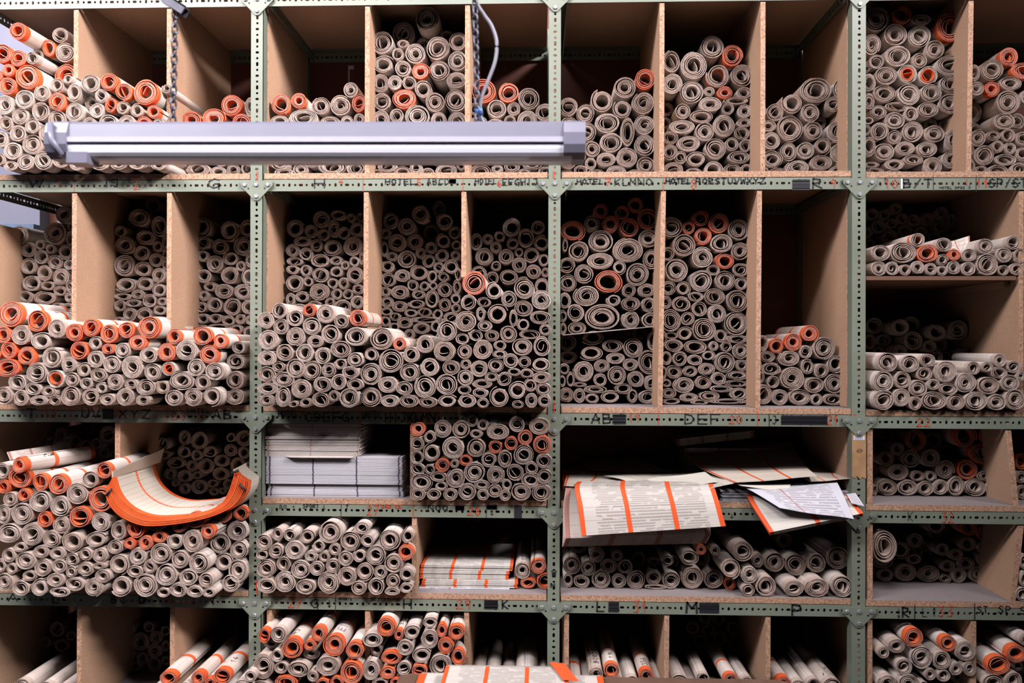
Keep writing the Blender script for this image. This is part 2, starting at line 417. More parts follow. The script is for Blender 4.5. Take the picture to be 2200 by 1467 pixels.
# ---------------------------------------------------------------- handwriting on the rails
def rail_of(px, py):
    P, m = at(px, py, 0); best = None
    for (b, r), (o, z) in rails.items():
        if POSTX[b] <= P.x <= POSTX[b+1]:
            d = abs(P.z-z)
            if best is None or d < best[0]: best = (d, o)
    return best[1], P, m
inkgeo = {}
def write(text, px, py, wpx, hpx, pen='k', width=2.2):
    """text whose left end stands at px, its middle height at py; its width and height in photo pixels"""
    st, n = strokes(text); o, P, m = rail_of(px+wpx/2, py)
    g = inkgeo.setdefault((o.name, pen, len(inkgeo)), (o, Geo()))[1]
    for path in st:
        pts = [(P.x+(a/n-.5)*wpx*m+rnd.uniform(-.4, .4)*m, P.z+(b/1.4-.5)*hpx*m+rnd.uniform(-.4, .4)*m) for a, b in path]
        ribbon(g, pts, width*m, lambda a, b, l: (a, -.0012, b))
def scribble(px0, px1, py, h, pen='k', dense=True):
    o, P, m = rail_of((px0+px1)/2, py); g = inkgeo.setdefault((o.name, pen, len(inkgeo)), (o, Geo()))[1]
    n = int((px1-px0)/2.2); w = (px1-px0)*m
    pts = [(P.x-w/2+w*i/n+rnd.uniform(-1, 1)*m, P.z+(h/2*m)*(1 if i % 2 else -1)*rnd.uniform(.75, 1.1)) for i in range(n+1)]
    ribbon(g, pts, 3.2*m, lambda a, b, l: (a, -.0014, b))
    for q in range(6):
        zz = P.z+(q/5-.5)*h*.9*m+rnd.uniform(-.6, .6)*m; ribbon(g, [(P.x-w/2, zz), (P.x+w/2, zz)], 4.5*m, lambda a, b, l: (a, -.0016, b))
for a in [('W', 62, 393, 32, 17, 'k', 3.4), ('1', 122, 392, 8, 16, 'r', 1.8), ('IJ', 222, 393, 32, 16, 'k', 2.6), ('2', 288, 396, 11, 22, 'r', 1.8), ('|', 158, 395, 4, 22, 'r', 1.2), ('G', 447, 394, 24, 20, 'k', 2.6),
          ('H', 676, 394, 21, 19, 'k', 2.8), ('4', 729, 390, 8, 12, 'r', 1.6), ('|', 778, 395, 4, 22, 'r', 1.3), ('HOTEL', 828, 390, 63, 11, 'k', 2.4), ('5', 897, 392, 8, 14, 'r', 1.6), ('ABCD', 917, 390, 48, 13, 'k', 1.8),
          ('|', 993, 395, 4, 22, 'r', 1.2), ('HOTEL', 1021, 389, 46, 11, 'k', 2), ('6', 1069, 393, 9, 17, 'r', 1.6), ('EFGHIJ', 1080, 391, 74, 13, 'k', 2.1),
          ('HOTEL', 1240, 390, 56, 10, 'k', 2.3), ('7', 1300, 391, 12, 14, 'r', 1.8), ('KLMNO', 1320, 391, 80, 14, 'k', 2.1), ('|', 1423, 396, 4, 22, 'r', 1.3), ('HOTEL', 1431, 389, 53, 10, 'k', 3), ('8', 1485, 395, 11, 22, 'r', 1.9), ('PQRSTUVWXYZ', 1496, 389, 146, 12, 'k', 2.5),
          ('R', 1747, 394, 18, 20, 'k', 3.4), ('9', 1783, 394, 13, 19, 'r', 1.8), ('^', 1897, 388, 10, 10, 'k', 1), ('10', 1900, 395, 28, 18, 'r', 2), ('B/T', 1941, 394, 60, 18, 'k', 3), ('|', 2003, 394, 4, 24, 'k', 1), ('HOTEL DFQ2', 2019, 403, 53, 4, 'k', 1), ('(', 2073, 391, 7, 15, 'r', 1.4), ('~', 2079, 400, 8, 8, 'k', 1), ('|', 2095, 394, 4, 24, 'k', 1.2), ('11', 2097, 393, 26, 18, 'r', 2), ('SP/ST', 2126, 393, 78, 18, 'k', 2.8),
          ('T', 57, 888, 20, 20, 'k', 3.4), ('13', 94, 888, 26, 18, 'r', 1.8), ('|', 150, 890, 4, 22, 'r', 1.3), ('UV', 176, 888, 38, 18, 'k', 2.8), ('14', 246, 886, 16, 18, 'r', 1.6), ('XYZ', 255, 889, 68, 18, 'k', 2.4), ('|', 356, 890, 4, 22, 'r', 1.3), ('B8', 370, 893, 28, 17, 'r', 1.3), ('HOTEL', 403, 882, 48, 8, 'k', 2), ('15', 422, 893, 20, 16, 'r', 1.5), ('AB', 458, 890, 40, 19, 'k', 2.6),
          ('HOTEL', 598, 888, 42, 12, 'k', 1.8), ('16', 643, 887, 12, 10, 'r', 1.4), ('CDEFG', 655, 896, 94, 18, 'k', 2.6), ('|', 773, 896, 4, 26, 'r', 1.4), ('HOTEL', 780, 890, 38, 14, 'k', 2), ('HIJKLMN', 828, 897, 106, 19, 'k', 2.6), ('17', 936, 891, 16, 10, 'r', 1.6), ('|', 984, 892, 4, 18, 'r', 1.4), ('HOTEL', 989, 890, 41, 10, 'k', 1.8), ('18', 1138, 895, 16, 13, 'r', 1.6),
          ('AB', 1271, 899, 42, 20, 'k', 3), ('19', 1350, 897, 24, 18, 'r', 1.5), ('|', 1413, 897, 4, 20, 'r', 1.3), ('DEF', 1472, 900, 74, 21, 'k', 2.5), ('20', 1567, 901, 26, 18, 'r', 1.8), ('|', 1626, 899, 4, 22, 'r', 1.3), ('|J', 1649, 902, 18, 18, 'k', 1.6), ('21', 1778, 902, 21, 20, 'r', 2), ('22', 1970, 907, 28, 18, 'r', 1.8),
          ('SO +', 600, 1088, 34, 7, 'k', 1.2), ('SPORT', 651, 1087, 34, 8, 'k', 1.5), ('~', 692, 1090, 8, 10, 'k', 1.2), ('|', 731, 1095, 4, 24, 'k', 1), ('^', 742, 1088, 8, 10, 'k', 1.3), ('27', 789, 1096, 24, 20, 'r', 1.9), ('DADICE', 820, 1088, 42, 7, 'r', 1.8), ('|', 886, 1095, 4, 24, 'r', 1.4), ('NOQ', 920, 1091, 42, 12, 'k', 2), ('28', 1005, 1098, 27, 17, 'r', 2), ('|', 1043, 1095, 4, 24, 'k', 1), ('~', 1053, 1101, 8, 10, 'k', 1.2), ('~', 1568, 1108, 9, 8, 'k', 1.2),
          ('K', 1950, 1109, 11, 20, 'k', 1.2), ('32', 2024, 1111, 24, 22, 'r', 2),
          ('A', 18, 1283, 19, 15, 'k', 2), ('L', 112, 1288, 16, 14, 'k', 3), ('B', 240, 1288, 10, 14, 'k', 2.4), ('~', 259, 1289, 10, 14, 'k', 1.6), ('D', 300, 1289, 14, 14, 'k', 3.4), ('26', 356, 1289, 20, 12, 'r', 1.4), ('~', 412, 1290, 8, 12, 'k', 1.4), ('T', 453, 1291, 12, 14, 'k', 2),
          ('27', 620, 1294, 28, 22, 'r', 2), ('G', 669, 1296, 14, 18, 'k', 2.4), ('~', 704, 1296, 8, 14, 'k', 1.6), ('|', 719, 1296, 4, 22, 'k', 1.2), ('SPORTS', 728, 1286, 28, 5, 'k', 1.2), ('SET SAUNA', 796, 1287, 62, 6, 'k', 1.2), ('H', 868, 1297, 16, 18, 'k', 3), ('29', 981, 1297, 30, 21, 'r', 1.9), ('K', 1078, 1298, 13, 18, 'k', 3),
          ('L', 1281, 1303, 18, 20, 'k', 3), ('31', 1362, 1303, 28, 24, 'r', 2), ('M', 1475, 1305, 22, 22, 'k', 4.4), ('P', 1702, 1310, 20, 22, 'k', 4),
          ('~', 1926, 1317, 9, 18, 'k', 1.2), ('R', 1939, 1315, 13, 20, 'k', 3.6), ('|', 1963, 1314, 4, 20, 'k', 2), ('L', 1981, 1315, 11, 18, 'k', 1.2), ('^', 2002, 1314, 10, 18, 'k', 1.2), ('33', 2016, 1313, 32, 22, 'r', 2), ('|', 2092, 1314, 4, 24, 'k', 2.2), ('ST', 2099, 1309, 22, 14, 'k', 2.2), ('SP', 2145, 1309, 26, 14, 'k', 2.2), ('S', 2190, 1311, 14, 16, 'k', 2.2)]:
    write(*a)
scribble(967, 978, 389, 7); scribble(1704, 1738, 397, 20); scribble(222, 243, 889, 20); scribble(1046, 1140, 897, 15); scribble(1318, 1343, 900, 19); scribble(1680, 1775, 902, 18)
scribble(1042, 1068, 1298, 18); scribble(1309, 1328, 1303, 20); scribble(1504, 1543, 1305, 20); scribble(980, 996, 1091, 6); scribble(1048, 1066, 1089, 6)
for (nm, pen, _), (o, g) in inkgeo.items():
    w = g.build('lettering', {'k': INK, 'r': RED}[pen], o, merge=False)
# white tape flag on the rail beside 10, black tape on the lower middle rail
def rail_patch(px, py, w, h, mat, name):
    o, P, m = rail_of(px, py); g = Geo()
    g.box(P.x-w*m/2, P.x+w*m/2, -.0016, -.0004, P.z-h*m/2, P.z+h*m/2); g.build(name, mat, o)
rail_patch(1937, 395, 4, 22, WHITE, 'white_tape'); rail_patch(1113, 1099, 16, 28, INK, 'black_tape')
# packing tape wrapped round an upright, with a paper label and a stamp
P0, m0 = at(1845, 970, -.0065)
px_ = POSTX[3]
g = Geo(); zt, zb = at(1845, 928, 0)[0].z, at(1845, 1030, 0)[0].z
g.prism([(px_-.0225, zb+.010), (px_-.014, zb+.004), (px_-.006, zb+.012), (px_+.003, zb+.002), (px_+.011, zb+.009), (px_+.0225, zb+.004), (px_+.0225, zt-.004), (px_+.004, zt), (px_-.0225, zt-.002)], -.0062, .004)
tp = g.build('brown_tape', TAPE, shelving)
g = Geo(); zl = at(1845, 940, 0)[0].z; g.box(px_-.018, px_+.018, -.0068, -.0060, zl-.007, zl+.007); lb = g.build('paper_label', WHITE, tp)
g = Geo()
for q in range(2): ribbon(g, [(px_-.014, zl+.003-.006*q), (px_+.012, zl+.003-.006*q)], .0016, lambda a, b, l: (a, -.0072, b))
g.build('label_print', BLUE, lb)
g = Geo(); zs_ = at(1845, 968, 0)[0].z
ribbon(g, [(px_+.002+.009*math.cos(t*.5236), zs_+.006*math.sin(t*.5236)) for t in range(13)], .0012, lambda a, b, l: (a, -.0066, b))
ribbon(g, [(px_-.005, zs_-.001), (px_+.008, zs_+.001)], .0022, lambda a, b, l: (a, -.0066, b)); g.build('stamp_mark', INK, tp)
# small marker strokes and red marks down the uprights
g = Geo()
for px, py, t, w, h in ((1186, 1232, 'W', 8, 13), (1184, 1257, 'N', 7, 8)):
    P, m = at(px+w/2, py, -.005)
    for path in strokes(t)[0]: ribbon(g, [(P.x+(a-.5)*w*m, P.z+(b/1.4-.5)*h*m) for a, b in path], 2.6*m, lambda a, b, l: (a, -.0062, b))
g.build('lettering', INK, posts[4])
g = Geo()
for px, py, h in ((551, 1262, 30), (1190, 380, 24), (1190, 875, 20), (553, 378, 18), (1836, 895, 12)):
    P, m = at(px, py, -.005); ribbon(g, [(P.x+rnd.uniform(-2, 2)*m, P.z-h/2*m), (P.x, P.z+h/2*m)], 2.4*m, lambda a, b, l: (a, -.0061, b))
g.build('red_mark', RED, shelving)

# ================================================================ boards and partitions
ORD = ['first', 'second', 'third', 'fourth', 'fifth', 'sixth', 'seventh', 'eighth', 'ninth', 'tenth', 'eleventh', 'twelfth', 'thirteenth', 'fourteenth', 'fifteenth', 'sixteenth', 'seventeenth', 'eighteenth', 'nineteenth', 'twentieth', 'twenty-first', 'twenty-second', 'twenty-third', 'twenty-fourth']
BAYN = ['left-hand shelving bay', 'bay behind the hanging lamp', 'bay with the loose punched sheets', 'right-hand shelving bay']
RAILMARK = {(0, 0): None, (0, 1): 'rail reading W, IJ, G', (0, 2): 'rail reading T, XYZ', (0, 4): 'rail reading A, L, B, D', (1, 1): 'rail reading H, HOTEL ABCD', (1, 2): 'rail reading HOTEL HIJKLMN', (1, 3): 'rail reading SPORT 27', (1, 4): 'rail reading G, H, 29, K',
            (2, 1): 'rail reading KLMNO, R 9', (2, 2): 'rail reading AB, DEF 20', (2, 3): 'rail under the loose sheets', (2, 4): 'rail reading L 31, M, P', (3, 1): 'rail reading B/T, SP/ST', (3, 2): 'rail reading 22', (3, 3): 'rail reading K 32', (3, 4): 'rail reading R 33'}
for b in range(4):
    for r in range(6):
        if b == 0 and r == 3: continue
        x0, x1 = POSTX[b]+.024, POSTX[b+1]-.024; z = rails[(b, r)][1]+HALF
        g = Geo(); g.box(x0, x1, -.001, DEPTH-.001, z, z+.019, 0, 1); g.m[-2] = 2
        o = g.build('shelf_board', [CHIP, CHIP_E, CHIP_T])
        mk = RAILMARK.get((b, r))
        if mk: lab = 'tan chipboard shelf board lying on the '+mk
        elif r == 0: lab = 'tan chipboard board roofing the top row of the '+BAYN[b]
        else: lab = 'tan chipboard bottom board of the '+BAYN[b]
        tag(o, lab, 'shelf board', 'chipboard shelf boards')
def partition(px, row, lower, b, label, notch=None, px2=None, thick=.016, y0=.004):
    """upright board standing on board `lower`, its front edge at photo x px (px2 at its foot when it leans); notch = photo y below which its front is cut back behind the front pile"""
    zt = (rails[(b, row)][1])-HALF+.041 if row is not None else None
    zt = rails[(b, row)][1]+HALF-.0005
    zb = rails[(b, lower)][1]+HALF+.0195
    ym = 740+(CAM[2]-(zt+zb)/2)*F/2.707
    xa = at(px, ym if px2 is None else 740+(CAM[2]-zt)*F/2.707, y0)[0].x
    xb = xa if px2 is None else at(px2, 740+(CAM[2]-zb)*F/2.707, y0)[0].x
    h = thick/2; Yb = DEPTH-.016
    if notch is None: prof = [(y0, zb), (Yb, zb), (Yb, zt), (y0, zt)]
    else:
        zn = at(px, notch, y0)[0].z; prof = [(.262, zb), (Yb, zb), (Yb, zt), (y0, zt), (y0, zn), (.262, zn-.02)]
    def X(z): return xb+(xa-xb)*(z-zb)/(zt-zb)
    g = Geo(); n = len(prof)
    A = [(X(z)-h, y, z) for y, z in prof]; B = [(X(z)+h, y, z) for y, z in prof]
    g.face(A); g.face(B[::-1])
    for i in range(n):
        j = (i+1) % n; fr = 1 if (prof[i][0] < .01 and prof[j][0] < .01) else 0
        g.face([A[i], A[j], B[j], B[i]], fr)
    o = g.build('divider_board', [CHIP, CHIP_E]); tag(o, label, 'divider board', 'upright chipboard partitions'); return o
T = 'upright chipboard partition '
partition(163, 0, 1, 0, T+'between the W and IJ bays of the top row', 168)
partition(363, 0, 1, 0, T+'between the IJ and G bays of the top row')
partition(789, 0, 1, 1, T+'between the top bays above H and HOTEL ABCD')
partition(1004, 0, 1, 1, T+'between the top bays above HOTEL ABCD and EFGHIJ')
partition(1422, 0, 1, 2, T+'between the top bays above HOTEL KLMNO and PQRSTUVWXYZ')
partition(1639, 0, 1, 2, T+'between the top bays above PQRSTUVWXYZ and R 9')
partition(2087, 0, 1, 3, T+'between the top bays above B/T and SP/ST', None, 2081)
partition(159, 1, 2, 0, T+'between the bays above T and UV, under W', 700)
partition(363, 1, 2, 0, T+'left of the bay above HOTEL AB, under G', 742)
partition(786, 1, 2, 1, T+'between the bays above CDEFG and HIJKLMN', 755)
partition(996, 1, 2, 1, T+'left of the tall pile above the blacked-out 18', 595)
partition(1426, 1, 2, 2, T+'between the bays above AB 19 and DEF 20', None, 1418)
partition(1632, 1, 2, 2, T+'left of the half-empty bay above 21', None, 1628)
partition(2194, 1, 2, 3, T+"at the picture's right edge below SP/ST")
partition(252, 2, 4, 0, T+'marked B beside the bent bundle of orange-edged cards', 1010, None, .018)
partition(886, 2, 3, 1, T+'between the white fanfold stacks and the rolls above 28')
partition(890, 3, 4, 1, T+'between the rolls above G 27 and the orange-striped stacks')
partition(1869, 2, 3, 3, T+'just right of the taped upright, above K 32', None, None, .018)
partition(2163, 2, 3, 3, T+'leaning at the right end above K 32', None, 2183, .018)
partition(1869, 3, 4, 3, T+'left of the dark rolls above R 33', None, None, .018)
partition(2197, 3, 4, 3, T+'leaning at the right end above R 33', None, 2176, .018)
partition(170, 4, 5, 0, T+'in the bottom row under L')
partition(370, 4, 5, 0, T+'in the bottom row under the 26')
partition(578, 4, 5, 1, T+'left of the big written rolls under 27 G')
partition(789, 4, 5, 1, T+'in the bottom row under the SPORTS and SET writing')
partition(1002, 4, 5, 1, T+'in the bottom row under the 29')
partition(1217, 4, 5, 2, T+'in the bottom row left of the rolls under L')
partition(1433, 4, 5, 2, T+'in the bottom row left of the M', None, 1431)
partition(1650, 4, 5, 2, T+'in the bottom row left of the P')
partition(1869, 4, 5, 3, T+'in the bottom row left of the rolls under R 33')
partition(2092, 4, 5, 3, T+'in the bottom row under ST, right of 33')
# side panels behind the uprights
def side_panel(x, row, lower, label, drop=0):
    z0 = RZ[lower]+HALF+.02; z1 = RZ[row]+HALF-.005-drop
    g = Geo(); g.box(x-.007, x+.007, .046, DEPTH-.045, z0, z1, 0, 1)
    tag(g.build('side_panel', [CHIP, CHIP_E]), label, 'side panel', 'chipboard side panels')
S = 'chipboard side panel inside the upright '
side_panel(POSTX[1]+.0145, 0, 1, S+'left of the top bay above H'); side_panel(POSTX[1]+.0145, 1, 2, S+'left of the bay above HOTEL CDEFG')
side_panel(POSTX[3]-.0145, 0, 1, S+'right of the top bay above R 9'); side_panel(POSTX[3]-.0145, 1, 2, S+'right of the half-empty bay above 21')
side_panel(POSTX[2], 0, 1, S+'left of the top bay above KLMNO'); side_panel(POSTX[2], 1, 2, S+'left of the bay above AB 19')
side_panel(POSTX[0]+.035, 1, 2, S+'left of the pile above T 13', .13); side_panel(POSTX[0]+.035, 2, 4, S+'left of the roll pile above A')
side_panel(POSTX[0]+.035, 4, 5, S+'at the bottom left below A'); side_panel(POSTX[3]-.0145, 2, 3, S+'right of the loose punched sheets')
# thin shelf inside the bay below B/T and a small batten beneath it
zmid = at(2000, 593, 0)[0].z
xr = at(2190, 595, 0)[0].x
g = Geo(); g.box(POSTX[3]+.024, xr-.01, .0, DEPTH-.02, zmid-.013, zmid, 0, 1)
tag(g.build('thin_shelf', [SHADEB, SHADEB]), 'thin shelf board coloured dark with shade halfway up the bay below B/T', 'shelf board')
g = Geo(); g.box(xr-.022, xr-.009, .05, .36, zmid-.034, zmid-.0135)
tag(g.build('shelf_batten', [CHIP]), 'small wooden batten under the thin shelf, on the right partition', 'batten')
# ================================================================ room shell
def struct(o): o['kind'] = 'structure'; return o
g = Geo(); g.box(-2.6, 3.9, .562, .70, 0, 3.6); struct(g.build('wall_back', BACKW))
g = Geo(); g.box(-2.7, -2.6, -4.6, .70, 0, 3.6); struct(g.build('wall_left', LEFTW))
g = Geo(); g.box(-2.7, 3.9, -4.6, .70, -.1, 0); struct(g.build('floor', CONCRETE))
g = Geo(); g.box(-2.6, -1.06, .46, .50, 2.15, 2.19); struct(g.build('trim_1', BEAM))
g = Geo(); g.box(-2.6, -1.06, .50, .56, 0, 3.6); struct(g.build('wall_rear_return', LEFTW))
